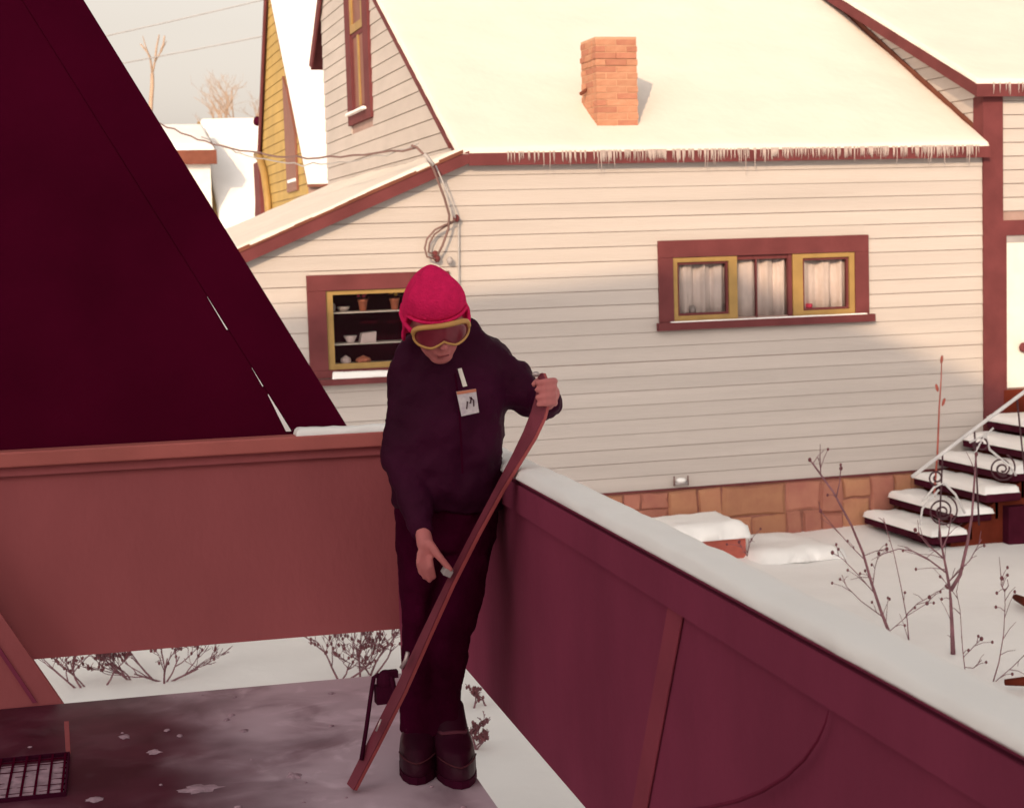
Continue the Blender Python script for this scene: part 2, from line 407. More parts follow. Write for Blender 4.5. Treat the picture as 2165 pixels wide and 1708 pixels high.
MB().box(X0 + .05, X1 - .05, W + .008, W + .012, ZA + .04, ZB - .03).build('pane', M['glass'], wlo)
shz = [.98, .70, .515]
for k, zz in enumerate(shz):
    MB().box(X0 - .05, X1 + .05, W + .05, W + .30, zz - .012, zz).build('shelf', M['white'], wlo)
sl_ = snow_slab((X0 + .02, W - .10, ZA - .075), (X1, W - .10, ZA - .075), (X1, W - .015, ZA - .07), (X0 + .02, W - .015, ZA - .07), .055, 20, 2, .02, 3)
sl_.build('sill_snow', M['snow'], wlo, True)
MB().box(winL[0] - .02, winL[1] + .02, W - .11, W - .05, winL[2] - .06, winL[2] - .005).build('sill', M['brown'], wlo)
# right window -----------------------------------------------------------------
wr = MB(); ring(wr, winR[0], winR[1], winR[2], winR[3], .145, W - .045, W + .04, tb=.03, tt=.16)
wro = tag(bevel(wr.build('window', M['brown'], hs_)), 'wide brown framed window with white curtains and ochre sashes')
X0, X1, ZA, ZB = winR[0] + .145, winR[1] - .145, winR[2] + .03, winR[3] - .16
xa, xb = X0 + .65, X0 + 1.225
def sash(x0, x1, l, r_):
    q = MB(); q.box(x0, x0 + l, W - .03, W + .02, ZA + .055, ZB - .045); q.box(x1 - r_, x1, W - .03, W + .02, ZA + .055, ZB - .045)
    q.box(x0, x1, W - .03, W + .02, ZB - .045, ZB - .003); q.box(x0, x1, W - .03, W + .02, ZA + .003, ZA + .055); return q
sash(X0 + .003, xa, .042, .085).build('sash', M['ochre'], wro); sash(xb, X1 - .003, .105, .055).build('sash', M['ochre'], wro)
q = MB(); ring(q, X0 + .047, xa - .087, ZA + .057, ZB - .047, .020, W - .01, W + .03); q.build('glazing_frame', M['brown'], wro)
q = MB(); ring(q, xb + .107, X1 - .060, ZA + .057, ZB - .047, .020, W - .01, W + .03); q.build('glazing_frame', M['brown'], wro)
MB().box(xb - .045, xb - .005, W - .02, W + .03, ZA, ZB).build('mullion', M['brown'], wro)
MB().box(xa + .20, xa + .215, W - .005, W + .03, ZA, ZB - .02).build('mullion', M['brown'], wro)
MB().box(xa + .003, xb - .048, W - .01, W + .03, ZB - .04, ZB - .003).build('head_bar', M['brown'], wro)
for pa, pb in ((X0 + .05, xa - .09), (xa + .004, xa + .20), (xa + .216, xb - .046), (xb + .11, X1 - .063)): MB().box(pa, pb, W + .008, W + .012, ZA + .01, ZB - .03).build('pane', M['glass'], wro)
def curtain(x0, x1, seed):
    m_ = MB(); n = 60; vs, fs = [], []
    for i in range(n + 1):
        x = x0 + (x1 - x0) * i / n; ph = 30 * (x - x0) + 1.6 * math.sin(7 * x + seed)
        for j in range(2):
            y = W + .075 + .026 * math.sin(ph * (1.0 if j else 1.04)) + .008 * math.sin(2.7 * ph + seed)
            vs.append((x, y, ZA - .02 if j == 0 else ZB + .03))
    for i in range(n): fs.append((2 * i, 2 * i + 2, 2 * i + 3, 2 * i + 1))
    o = m_.add(vs, fs).build('curtain', M['curtain'], wro, True)
    s_ = o.modifiers.new('solid', 'SOLIDIFY'); s_.thickness = .004; return o
curtain(X0 - .03, xa - .05, 1.0); curtain(xa - .045, xb - .03, 2.2); curtain(xb - .025, X1 + .03, 3.7)
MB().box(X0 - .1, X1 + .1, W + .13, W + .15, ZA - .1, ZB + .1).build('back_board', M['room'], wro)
MB().box(winR[0] - .035, winR[1] + .035, W - .10, W - .0455, winR[2] - .045, winR[2] + .028).build('sill', M['brown'], wro)
snow_slab((winR[0] + .1, W - .098, winR[2] + .03), (winR[1] - .05, W - .098, winR[2] + .03), (winR[1] - .05, W - .05, winR[2] + .03), (winR[0] + .1, W - .05, winR[2] + .03), .009, 24, 2, .010, 8).build('sill_snow', M['snow'], wro, True)
# foundation -------------------------------------------------------------------
fo = MB().box(.95, 9.07, W - .005, W + .12, GZ - .4, Z0 - .002).build('foundation', M['mortar'], hs_)
MB().box(.95, 9.07, W - .03, W - .006, Z0 - .018, Z0 - .001).build('water_table', M['brown'], hs_)
rs = random.Random(5)
def stone(x, x2, zb, zt):
    g = .006; jt = lambda k=.016: rs.uniform(-k, k)
    w_, h_ = x2 - x, zt - zb
    a = [(x + g + jt(), zb + g + jt()), (x + w_ * .35, zb + g + jt(.012)), (x + w_ * .7, zb + g + jt(.012)), (x2 - g + jt(), zb + g + jt()), (x2 - g + jt(.01), zb + h_ * .5), (x2 - g + jt(), zt - g + jt()), (x + w_ * .6, zt - g + jt(.01)), (x + w_ * .3, zt - g + jt(.01)), (x + g + jt(), zt - g + jt()), (x + g + jt(.01), zb + h_ * .5)]
    n = len(a); cxm = sum(p[0] for p in a) / n; czm = sum(p[1] for p in a) / n; dpt = rs.uniform(.012, .04)
    vs = [(p[0], W - .004, min(p[1], Z0 - .02)) for p in a] + [(p[0] + (cxm - p[0]) * .12, W - dpt, min(p[1], Z0 - .02) + (czm - p[1]) * .16) for p in a]
    fs = [tuple(range(n, 2 * n))] + [(i, (i + 1) % n, (i + 1) % n + n, i + n) for i in range(n)]
    MB().add(vs, fs).build('stone', M['stone'] if rs.random() < .6 else M['stone2'], fo)
x = 4.1
ZT, ZBm = Z0 - .022, GZ - .12
while x < 8.95:
    wd_ = min(rs.uniform(.34, .78), 9.04 - x); H_ = ZT - ZBm; pat = rs.choice((0, 1, 2, 3, 3))
    if pat == 0:
        c1 = ZBm + H_ * rs.uniform(.5, .62); stone(x, x + wd_, c1, ZT); stone(x, x + wd_ * .45, ZBm, c1); stone(x + wd_ * .45, x + wd_, ZBm, c1)
    elif pat == 1:
        c1 = ZBm + H_ * rs.uniform(.3, .42); stone(x, x + wd_ * .55, c1, ZT); stone(x + wd_ * .55, x + wd_, c1, ZT); stone(x, x + wd_, ZBm, c1)
    elif pat == 2:
        c1 = ZBm + H_ * rs.uniform(.30, .40); c2 = ZBm + H_ * rs.uniform(.70, .80); k = rs.uniform(.35, .65)
        stone(x, x + wd_ * k, c2, ZT); stone(x + wd_ * k, x + wd_, c2, ZT); stone(x, x + wd_, c1, c2); stone(x, x + wd_ * (1 - k), ZBm, c1); stone(x + wd_ * (1 - k), x + wd_, ZBm, c1)
    else:
        k = rs.uniform(.4, .6); c1 = ZBm + H_ * rs.uniform(.35, .5); c2 = ZBm + H_ * rs.uniform(.55, .72)
        stone(x, x + wd_ * k, c1, ZT); stone(x, x + wd_ * k, ZBm, c1); stone(x + wd_ * k, x + wd_, c2, ZT); stone(x + wd_ * k, x + wd_, ZBm, c2)
    x += wd_
# main roof --------------------------------------------------------------------
SL = .565
EY, EZ = 14.40, 2.345
def rz(y): return EZ + SL * (y - EY)
RY = 20.2
GXL = 3.745
rf = MB()
rf.prism([(GXL - .04, EY, EZ - .09), (GXL - .04, EY, EZ), (GXL - .04, RY, rz(RY)), (GXL - .04, 22.1, rz(RY) - .86 * 1.9), (GXL - .04, 22.1, rz(RY) - .86 * 1.9 - .06), (GXL - .04, RY, rz(RY) - .07)], (9.06 - GXL + .04, 0, 0))
rfo = rf.build('roof', M['brown'], hs_)
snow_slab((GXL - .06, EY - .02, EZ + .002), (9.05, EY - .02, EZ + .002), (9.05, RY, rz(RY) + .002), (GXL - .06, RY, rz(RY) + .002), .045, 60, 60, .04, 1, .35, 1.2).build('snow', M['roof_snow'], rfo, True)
MB().prism([(GXL - .06, RY, rz(RY) + .05), (9.05, RY, rz(RY) + .05), (9.05, 22.1, rz(RY) - .86 * 1.9 + .05), (GXL - .06, 22.1, rz(RY) - .86 * 1.9 + .05)], (0, 0, -.045)).build('snow', M['snow'], rfo)
# gutter board along the eave with frost
fa = MB().box(GXL + .05, 9.06, EY - .025, EY - .002, EZ - .105, EZ + .005)
fao = fa.build('fascia', M['brown'], hs_)
# gable end wall facing left
pg = [(GXL, W, 2.2), (GXL, W, rz(W) - .05), (GXL, RY, rz(RY) - .08), (GXL, 21.3, rz(RY) - .86 * 1.1 - .08), (GXL, 21.3, 2.2)]
gwall = MB().prism(pg, (.1, 0, 0)).build('gable_wall', M['joint'], hs_)
gwin = (18.2, 19.55, 2.99, 4.95)
z = 2.28
while z < rz(RY) - .15:
    z1 = z + .155
    def yl(zz): return max(W + .02, EY + (zz + .07 - EZ) / SL)
    def yr(zz): return min(21.29, RY + (rz(RY) - .09 - zz) / .86)
    spans = [(yl(z), yl(z1), yr(z), yr(z1))]
    if z1 > gwin[2] and z < gwin[3]: spans = [(yl(z), yl(z1), gwin[0] + .03, gwin[0] + .03), (gwin[1] - .03, gwin[1] - .03, yr(z), yr(z1))]
    for a0, a1, c0, c1 in spans:
        if c0 - a0 < .05: continue
        MB().add([(GXL - .001, a0, z), (GXL - .001, c0, z), (GXL - .001, c1, z1 - .008), (GXL - .001, a1, z1 - .008), (GXL - .022, a0, z), (GXL - .022, c0, z), (GXL - .014, c1, z1 - .008), (GXL - .014, a1, z1 - .008)],
                 [(0, 1, 2, 3), (4, 7, 6, 5), (0, 4, 5, 1), (3, 2, 6, 7), (0, 3, 7, 4), (1, 5, 6, 2)]).build('board', M['siding'], gwall)
    z = z1
# rake board of the gable end
MB().prism([(GXL - .065, EY + .25, rz(EY + .25) - .075), (GXL - .065, EY + .25, rz(EY + .25) - .012), (GXL - .065, RY, rz(RY) - .012), (GXL - .065, RY, rz(RY) - .075)], (.022, 0, 0)).build('rake_board', M['brown'], hs_)
MB().prism([(GXL - .065, RY, rz(RY) - .22), (GXL - .065, RY, rz(RY) - .01), (GXL - .065, 22.1, rz(RY) - .86 * 1.9 - .01), (GXL - .065, 21.9, rz(RY) - .86 * 1.7 - .22)], (.022, 0, 0)).build('rake_board', M['brown'], hs_)
# gable window
gx_ = GXL
def ringx(mb, y0, y1, z0, z1, t, x0, x1, tb=None):
    tb = t if tb is None else tb
    mb.box(x0, x1, y0, y0 + t, z0 + tb, z1 - t); mb.box(x0, x1, y1 - t, y1, z0 + tb, z1 - t); mb.box(x0, x1, y0, y1, z1 - t, z1); mb.box(x0, x1, y0, y1, z0, z0 + tb); return mb
gw = ringx(MB(), *gwin, .30, gx_ - .05, gx_ - .002, tb=.13).build('window', M['brown'], hs_)
g0, g1, gz0, gz1 = gwin[0] + .30, gwin[1] - .30, gwin[2] + .13, gwin[3] - .3
zm = 4.02
ringx(MB(), g0 + .003, g1 - .003, zm, gz1, .09, gx_ - .045, gx_ - .01).build('sash', M['ochre'], gw)
ringx(MB(), g0 + .003, g1 - .003, gz0, zm - .003, .05, gx_ - .03, gx_ - .008).build('sash', M['brown'], gw)
MB().box(gx_ - .034, gx_ - .012, (g0 + g1) / 2 - .04, (g0 + g1) / 2 + .04, gz0 + .05, zm - .05).build('glazing_bar', M['ochre'], gw)
MB().box(gx_ - .02, gx_ - .016, g0 + .05, g1 - .05, gz0 + .05, gz1 - .09).build('pane', M['ywin'], gw)
snow_slab((gx_ - .11, gwin[0] + .2, gwin[2] + .11), (gx_ - .052, gwin[0] + .2, gwin[2] + .11), (gx_ - .052, gwin[1] - .15, gwin[2] + .11), (gx_ - .11, gwin[1] - .15, gwin[2] + .11), .03, 3, 12, .015, 4).build('sill_snow', M['snow'], gw, True)
# lean-to roof on the left -----------------------------------------------------
LS = .405
def lz(x): return EZ + LS * (x - 3.72)
lx0 = .75
lr = MB(); lr.prism([(3.75, EY + .02, lz(3.75) - .085), (3.75, EY + .02, lz(3.75)), (lx0, EY + .02, lz(lx0)), (lx0, EY + .02, lz(lx0) - .085)], (0, 6.4, 0))
lro = lr.build('lean_to_roof', M['brown'], hs_)
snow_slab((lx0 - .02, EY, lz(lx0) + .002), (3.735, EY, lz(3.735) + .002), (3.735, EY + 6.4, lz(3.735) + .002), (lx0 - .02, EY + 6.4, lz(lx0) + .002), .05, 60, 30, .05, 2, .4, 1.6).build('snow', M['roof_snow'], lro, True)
MB().prism([(3.80, EY - .02, lz(3.80) - .115), (3.80, EY - .02, lz(3.80) - .005), (lx0, EY - .02, lz(lx0) - .005), (lx0, EY - .02, lz(lx0) - .115)], (0, .022, 0)).build('rake_board', M['brown'], hs_)
# lumpy shingle edge over the rake
q = MB(); x = lx0
while x < 3.74:
    L = random.uniform(.12, .26); x2 = min(x + L, 3.74); d = random.uniform(.0, .022)
    q.prism([(x, EY - .03, lz(x) - .004), (x2, EY - .03, lz(x2) - .004), (x2, EY - .03, lz(x2) + .012 + d), (x, EY - .03, lz(x) + .012 + d)], (0, .05, 0)); x = x2
q.build('shingle_edge', M['brown_lit'], lro)
# right wing -------------------------------------------------------------------
WX = 9.07
ZW = 2.86
WS = .44
MB().prism([(WX, W, GZ), (13.5, W, GZ), (13.5, W, ZW), (WX, W, ZW)], (0, .12, 0)).build('wing_wall', M['joint'], hs_)
wwall = hs_.children[-1]
MB().prism([(WX, W + .12, GZ), (WX, W + .12, ZW), (WX, 20.2, ZW + WS * 5.6), (WX, 20.2, GZ)], (.1, 0, 0)).build('wing_side_wall', M['joint'], hs_)
wside = hs_.children[-1]
z = 2.3
while z < 5.0:
    z1 = z + EXPO
    y0 = lambda zz: max(W + .13, W + (zz - ZW - .02) / WS)
    y1 = lambda zz: min(20.1, EY + (zz + .12 - EZ) / SL)
    a0, a1, c0, c1 = y0(z), y0(z1), y1(z), y1(z1)
    if c1 > a1 + .05:
        MB().add([(WX - .001, a0, z), (WX - .001, c0, z), (WX - .001, c1, z1 - .008), (WX - .001, a1, z1 - .008), (WX - .02, a0, z), (WX - .02, c0, z), (WX - .013, c1, z1 - .008), (WX - .013, a1, z1 - .008)],
                 [(0, 1, 2, 3), (4, 7, 6, 5), (0, 4, 5, 1), (3, 2, 6, 7), (0, 3, 7, 4), (1, 5, 6, 2)]).build('board', M['siding'], wside)
    z = z1
DX0, DX1, DZ0, DZ1 = 9.285, 10.2, -.06, 1.475                              # doorway
z = -.3
while z < ZW - .02:
    z1 = min(z + EXPO, ZW)
    for (a, b) in ([(9.25, 13.4)] if z > 1.60 else [(10.4, 13.4)]):
        MB().add([(a, W - .001, z), (b, W - .001, z), (b, W - .001, z1 - .008), (a, W - .001, z1 - .008), (a, W - .02, z), (b, W - .02, z), (b, W - .013, z1 - .008), (a, W - .013, z1 - .008)],
                 [(0, 1, 2, 3), (4, 7, 6, 5), (0, 4, 5, 1), (3, 2, 6, 7), (0, 3, 7, 4), (1, 5, 6, 2)]).build('board', M['siding'], wwall)
    z = z1
MB().box(WX - .035, 9.255, W - .04, W - .002, -.62, ZW - .02).build('corner_board', M['brown'], hs_)
MB().box(WX - .037, WX - .003, W - .002, W + .14, 2.40, ZW - .02).build('corner_board', M['brown'], hs_)
dr = MB().box(9.256, 10.4, W - .036, W - .002, DZ1, DZ1 + .15)
dr.box(9.256, DX0 + .01, W - .036, W - .002, DZ0, DZ1)
dr.box(DX1, 10.4, W - .036, W - .002, DZ0, DZ1)
dro = dr.build('door', M['brown'], hs_)
MB().box(DX0 + .01, DX1, W - .02, W - .004, DZ1 - .07, DZ1).build('lintel_shade', M['grey'], dro)  # grey strip standing in for the lintel's shadow on the door
MB().box(DX0 + .012, DX1, W - .028, W - .006, DZ0 + .02, DZ1 - .072).build('leaf', M['white'], dro)
MB().ellipsoid((9.47, W - .06, .36), .05, .03, .05).build('knocker', M['brown'], dro, True)
MB().box(9.25, 10.5, W - .03, W - .002, -.42, DZ0).build('threshold', M['stoop'], dro)
wr_ = MB(); wr_.prism([(WX - .17, W - .12, ZW - .03), (WX - .17, W - .12, ZW + .09), (WX - .17, 20.4, ZW + .09 + WS * 6), (WX - .17, 20.4, ZW + WS * 6 - .01)], (4.7, 0, 0))
wro_ = wr_.build('wing_roof', M['brown'], hs_)
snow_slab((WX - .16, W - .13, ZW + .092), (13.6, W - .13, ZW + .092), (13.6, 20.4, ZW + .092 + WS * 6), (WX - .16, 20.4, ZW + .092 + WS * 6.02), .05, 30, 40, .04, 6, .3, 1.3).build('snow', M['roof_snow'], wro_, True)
MB().box(WX - .17, 13.6, W - .145, W - .122, ZW - .035, ZW + .088).build('fascia', M['brown'], hs_)
# flashing strip where the main roof meets the wing
MB().prism([(WX - .03, EY + .1, rz(EY + .1) + .02), (WX - .03, EY + .1, rz(EY + .1) + .10), (WX - .03, 20.1, rz(20.1) + .10), (WX - .03, 20.1, rz(20.1) + .02)], (.026, 0, 0)).build('flashing', M['brown_lit'], hs_)
# chimney ----------------------------------------------------------------------
cx0, cx1 = 5.15, 5.56; cy0 = 14.78; cy1 = cy0 + .44; cz0 = 2.30; cz1 = 3.44
ch = MB().box(cx0 + .004, cx1 - .004, cy0 + .004, cy1 - .004, cz0, cz1 - .01).build('chimney', M['brickmortar'], hs_)
bl, bh = .205, .062
bmesh_cache = {}
def brick(x0, x1, y0, y1, z0, mk):
    key = (round(x1 - x0, 3), round(y1 - y0, 3), mk)
    if key not in bmesh_cache:
        o = MB().box(0, x1 - x0, 0, y1 - y0, 0, bh - .011).build('brick', M[mk], ch); bmesh_cache[key] = o.data
    else:
        o = bpy.data.objects.new('brick', bmesh_cache[key]); col.objects.link(o); o.parent = ch
    o.location = (x0, y0, z0)
nrow = int((cz1 - cz0) / bh)
rs = random.Random(11)
for r_ in range(4, nrow):
    zz = cz0 + r_ * bh; corb = .007 if r_ in (nrow - 4, nrow - 3) else 0
    off = 0 if r_ % 2 else bl / 2
    x = cx0 - off
    while x < cx1 - .02:
        a, b = max(x, cx0), min(x + bl - .011, cx1)
        if b - a > .03: brick(a - corb, b, cy0 - corb - rs.uniform(0, .004), cy0 + .10, zz, 'brick' if rs.random() < (.75 if r_ < nrow - 4 else .3) else 'brick2')
        x += bl
    for sx0, sx1 in ((cx0 - corb, cx0 + .10), (cx1 - .10, cx1 + corb)):
        y = cy0 + .112 - off
        while y < cy1 - .02:
            a, b = max(y, cy0 + .112), min(y + bl - .011, cy1)
            if b - a > .03: brick(sx0, sx1, a, b, zz, 'brick' if rs.random() < .7 else 'brick2')
            y += bl
MB().tube([(cx0 + .02, cy0 + .30, 2.98), (cx0 - .07, cy0 + .26, 2.93)], .018, 8).build('pipe_stub', M['brown_lit'], ch)
# ================================================================ icicles
def icicles(name, label, x0, x1, y, ztop_, n, seed, zf=.09):
    e = empty(name, label, 'icicles'); rs = random.Random(seed)
    x = x0
    for i in range(n):
        x = rs.uniform(x0, x1); cl = nz((x, 0, 0), 2.3, seed)
        if nz((x, 0, 0), 9.0, seed + 4) < rs.uniform(-.7, -.1): continue
        L = zf + max(0, rs.gauss(-.03, .05)) * (1.0 + 2 * cl) + rs.uniform(-.03, .015); L = max(.035, L)
        r_ = rs.uniform(.003, .0065)
        pts = [(x, y, ztop_ + .01), (x, y - .003, ztop_ - L * .4), (x + rs.uniform(-.004, .004), y, ztop_ - L * .75), (x + rs.uniform(-.008, .008), y, ztop_ - L)]
        MB().tube(pts, [r_ * 1.3, r_, r_ * .6, .001], 5).build('icicle', M['ice'], e, True)
    return e
icicles('icicle_row', 'row of icicles hanging over the brown fascia of the main eave', 4.15, 8.93, EY - .034, EZ + .008, 430, 3, .090)
icicles('icicle_row', 'short icicles on the fascia of the wing roof above the door', 9.05, 10.6, W - .158, ZW + .09, 40, 8, .08)

# ================================================================ things in the windows
def flower_pot(x, petal, label):
    e = empty('flower_pot', label, 'flower pot', 'potted plants on the window shelf'); e.location = (x, W + .16, shz[0])
    prof = [(.03, 0), (.042, .085), (.048, .085), (.048, .105), (.04, .105)]
    m_ = MB(); rings = [[(r_ * math.cos(k * math.pi / 6), r_ * math.sin(k * math.pi / 6), zz + .001) for k in range(12)] for r_, zz in prof]
    m_.loft(rings).build('pot', M['clay'], e, True)
    lf = MB(); rs = random.Random(int(x * 100))
    for k in range(26):
        a = rs.uniform(0, 6.28); r_ = rs.uniform(.01, .06); h = rs.uniform(.10, .19); c = Vector((r_ * math.cos(a), r_ * math.sin(a), h)); t = Vector((rs.uniform(-1, 1), rs.uniform(-1, 1), rs.uniform(-.3, 1))) * .022
        s_ = Vector((-t.y, t.x, .006)); lf.add([c - t, c + s_, c + t, c - s_], [(0, 1, 2, 3)])
    tag(lf.build('foliage', M['leaf'], e), kind='stuff')
    pm = MB()
    for k in range(4 if petal == 'petal' else 3):
        a = rs.uniform(0, 6.28); pm.ellipsoid((.045 * math.cos(a) * rs.random() * 1.4, -.04, rs.uniform(.135, .18)), .016, .012, .014, nu=8, nv=5)
    tag(pm.build('blossom', M[petal], e, True), kind='stuff')
flower_pot(2.84, 'petal', 'terracotta pot with pink flowers on the top window shelf')
flower_pot(3.13, 'ypetal', 'terracotta pot with yellow flowers on the top window shelf')
def dish(name, x, y, z, prof, mk, label, cat, sides=16):
    m_ = MB(); m_.loft([[(r_ * math.cos(2 * math.pi * k / sides), r_ * math.sin(2 * math.pi * k / sides), zz) for k in range(sides)] for r_, zz in prof])
    o = m_.build(name, M[mk], None, True); o.location = (x, y, z + .001); return tag(o, label, cat)
dish('glass_jar', 2.56, W + .15, shz[0], [(.028, 0), (.03, .05), (.026, .07), (.018, .08)], 'grey', 'grey jar at the left end of the top window shelf', 'jar')
dish('dish', 2.66, W + .15, shz[0], [(.03, 0), (.06, .035), (.055, .045)], 'grey', 'low grey dish between the jar and the pink flower pot', 'dish')
dish('bowl', 2.71, W + .13, shz[1], [(.03, 0), (.035, .01), (.062, .065), (.055, .062)], 'china', 'white bowl on the middle window shelf', 'bowl')
bx_ = MB().prism([(2.79, W + .08, shz[1] + .001), (2.93, W + .08, shz[1] + .001), (2.94, W + .08, shz[1] + .095), (2.81, W + .08, shz[1] + .085)], (0, .1, 0)).build('cardboard_box', M['china']); tag(bx_, 'small white box beside the bowl on the middle shelf', 'box')
dish('teapot', 2.66, W + .13, shz[2], [(.03, 0), (.05, .02), (.045, .05), (.02, .065), (.006, .075)], 'china', 'pale rounded pot at the left of the lowest window shelf', 'pot')
dish('tureen', 2.82, W + .13, shz[2], [(.05, 0), (.075, .02), (.06, .045), (.02, .06), (.006, .07)], 'clay', 'wide pinkish pot on the lowest window shelf', 'pot')
dish('sill_jar', winR[0] + .36, W + .045, winR[2] + .075 + .03, [(.03, 0), (.036, .03), (.03, .06), (.02, .07)], 'grey', 'small grey jar in the left pane of the curtained window', 'jar')
dish('sill_pot', winR[0] + 1.57, W + .045, winR[2] + .105, [(.03, 0), (.036, .02), (.03, .04)], 'petal', 'small red pot in the right pane of the curtained window', 'pot')

# ================================================================ overhead cable, insulators and loop on the wall
def sag_line(p, q, sag, n=16, wob=0.0, seed=0):
    p, q = Vector(p), Vector(q); o = []
    for i in range(n + 1):
        t = i / n; o.append(p.lerp(q, t) - Vector((0, 0, sag * 4 * t * (1 - t))) + Vector((wob * nz((i, 0, 0), .9, seed), 0, wob * nz((i, 5, 0), .9, seed))))
    return o
sv = empty('service_cable', 'twisted service cable running to the corner of the house and looping down its wall', 'cable')
pA = aty(-260, 190, 30); pB = aty(338, 261, 21.0); pC = Vector((3.30, 14.28, 2.40)); pI = Vector((3.645, 14.36, 1.78))
l1 = sag_line(pA, pB, .1, 12) + sag_line(pB, pC, .22, 26, .03, 2)[1:]
MB().tube(l1, .010, 5).build('conductor', M['wire'], sv, True)
MB().tube(sag_line(aty(430, 290, 19.8), pC + Vector((0, 0, .03)), .24, 26, .05, 5), .007, 5).build('conductor', M['wire_l'], sv, True)
MB().tube([pC + Vector((-.05, 0, .02)), pC, pC + Vector((.05, -.1, -.08)), pC + Vector((.12, -.08, -.18)), aty(940, 420, 14.3), aty(950, 455, 14.34), aty(948, 485, 14.38), aty(935, 520, 14.38), aty(925, 540, 14.4)], .011, 6).build('drop_wire', M['wire'], sv, True)
MB().tube([pC + Vector((.04, -.1, -.06)), pC + Vector((.12, -.11, -.16))], .017, 6).build('splice', M['wire_l'], sv, True)
MB().tube([pC + Vector((.16, -.02, -.16)), aty(960, 440, 14.36), pI], .007, 5).build('drop_wire', M['wire_l'], sv, True)
lp = [aty(*q, 14.38) for q in [(962, 466), (945, 474), (920, 486), (903, 505), (898, 525), (903, 543), (920, 548)]]
MB().tube(lp, .009, 6).build('loop', M['wire'], sv, True)
lp = [aty(*q, 14.40) for q in [(962, 468), (940, 480), (918, 496), (908, 515), (906, 533), (918, 540)]]
MB().tube(lp, .008, 6).build('loop', M['wire'], sv, True)
MB().tube([aty(969, 465, 14.44), aty(970, 540, 14.45), aty(971, 640, 14.45)], .008, 6).build('conduit', M['wire_l'], sv, True)
for q in [(965, 462), (924, 547), (920, 538), (951, 551)]:
    c = aty(*q, 14.42); g = MB(); g.ellipsoid(c, .03, .03, .035); g.tube([c, c + Vector((0, .09, 0))], .010, 6); g.build('insulator', M['brown'] if q != (951, 551) else M['grey'], sv, True)
for k, (a, b) in enumerate([((-400, 205), (900, -85)), ((-400, 245), (900, 5))]):
    tag(MB().tube(sag_line(aty(*a, 50), aty(*b, 50), .15, 20), .016, 4).build('power_line', M['wire_l']), ['upper of two thin power lines crossing the pale sky', 'lower of two thin power lines crossing the pale sky'][k], 'power line', 'power lines in the sky')

# ================================================================ yellow house behind
YX = 4.3
yh = empty('yellow_house', 'narrow view of a yellow ochre gabled house behind the clapboard house', 'house')
ap = Vector((YX, 29.6, 6.1)); fe = Vector((YX, 26.35, 2.66)); re = Vector((YX, 32.2, 1.9))
yw = MB().prism([ap, fe, (YX, 26.35, -1.4), (YX, 32.0, -1.4), (YX, 32.0, 2.6)], (5.5, 0, 0)).build('wall', M['joint'], yh)
z = 1.6
fsl = (6.1 - 2.66) / (29.6 - 26.35); rsl = (6.1 - 2.6) / (32.0 - 29.6)
while z < 5.95:
    z1 = z + .17
    f0 = lambda zz: max(26.36, 26.35 + (zz - 2.66) / fsl); f1 = lambda zz: min(31.99, 32.0 - (zz - 2.6) / rsl)
    if f1(z1) - f0(z1) > .05:
        MB().add([(YX - .001, f0(z), z), (YX - .001, f1(z), z), (YX - .001, f1(z1), z1 - .012), (YX - .001, f0(z1), z1 - .012), (YX - .025, f0(z), z), (YX - .025, f1(z), z), (YX - .018, f1(z1), z1 - .012), (YX - .018, f0(z1), z1 - .012)],
                 [(0, 1, 2, 3), (4, 7, 6, 5), (0, 4, 5, 1), (3, 2, 6, 7), (0, 3, 7, 4), (1, 5, 6, 2)]).build('board', M['yellow'], yw)
    z = z1
ywi = MB().prism([(YX - .06, 27.15, 2.55), (YX - .06, 28.25, 2.55), (YX - .06, 28.25, 4.5), (YX - .06, 27.9, 4.28), (YX - .06, 27.15, 3.46)], (.034, 0, 0)).build('window', M['ywin'], yh)
MB().box(YX - .075, YX - .061, 27.2, 28.05, 2.7, 2.75).build('sill_snow', M['snow'], ywi)
yr_ = MB(); yr_.prism([ap + Vector((-.03, 0, .01)), fe + Vector((-.03, -.1, -.10)), fe + Vector((-.03, -.1, -.06)), ap + Vector((-.03, 0, .05))], (6, 0, 0)); yr_.prism([ap + Vector((-.08, 0, .02)), (YX - .08, 32.3, 2.2), (YX - .08, 32.3, 2.3), ap + Vector((-.08, 0, .12))], (6, 0, 0))
yro = yr_.build('roof', M['ywin'], yh)
MB().prism([ap + Vector((-.028, 0, .055)), fe + Vector((-.028, -.11, -.055)), fe + Vector((-.028, -.11, -.02)), ap + Vector((-.028, 0, .10))], (6, 0, 0)).build('snow', M['snow'], yro)
MB().prism([ap + Vector((-.10, .05, -.22)), (YX - .10, 32.25, 2.0), (YX - .10, 32.25, 2.3), ap + Vector((-.10, 0, .1))], (.03, 0, 0)).build('rake_board', M['brown'], yh)
MB().tube([(YX - .08, 31.7, 3.4), (YX - .09, 31.2, 3.3), (YX - .09, 30.7, 3.0), (YX - .09, 30.4, 2.5), (YX - .09, 30.3, 1.8)], .07, 8).build('downpipe', M['ochre'], yh, True)
MB().box(YX - .12, YX - .03, 31.2, 31.95, 1.5, 3.25).build('porch_shade', M['brown'], yh)  # brown block in place of the porch shadow, not an opening
MB().ellipsoid((YX - .1, 31.3, 4.0), .07, .16, .09).build('porch_lamp', M['room'], yh, True)

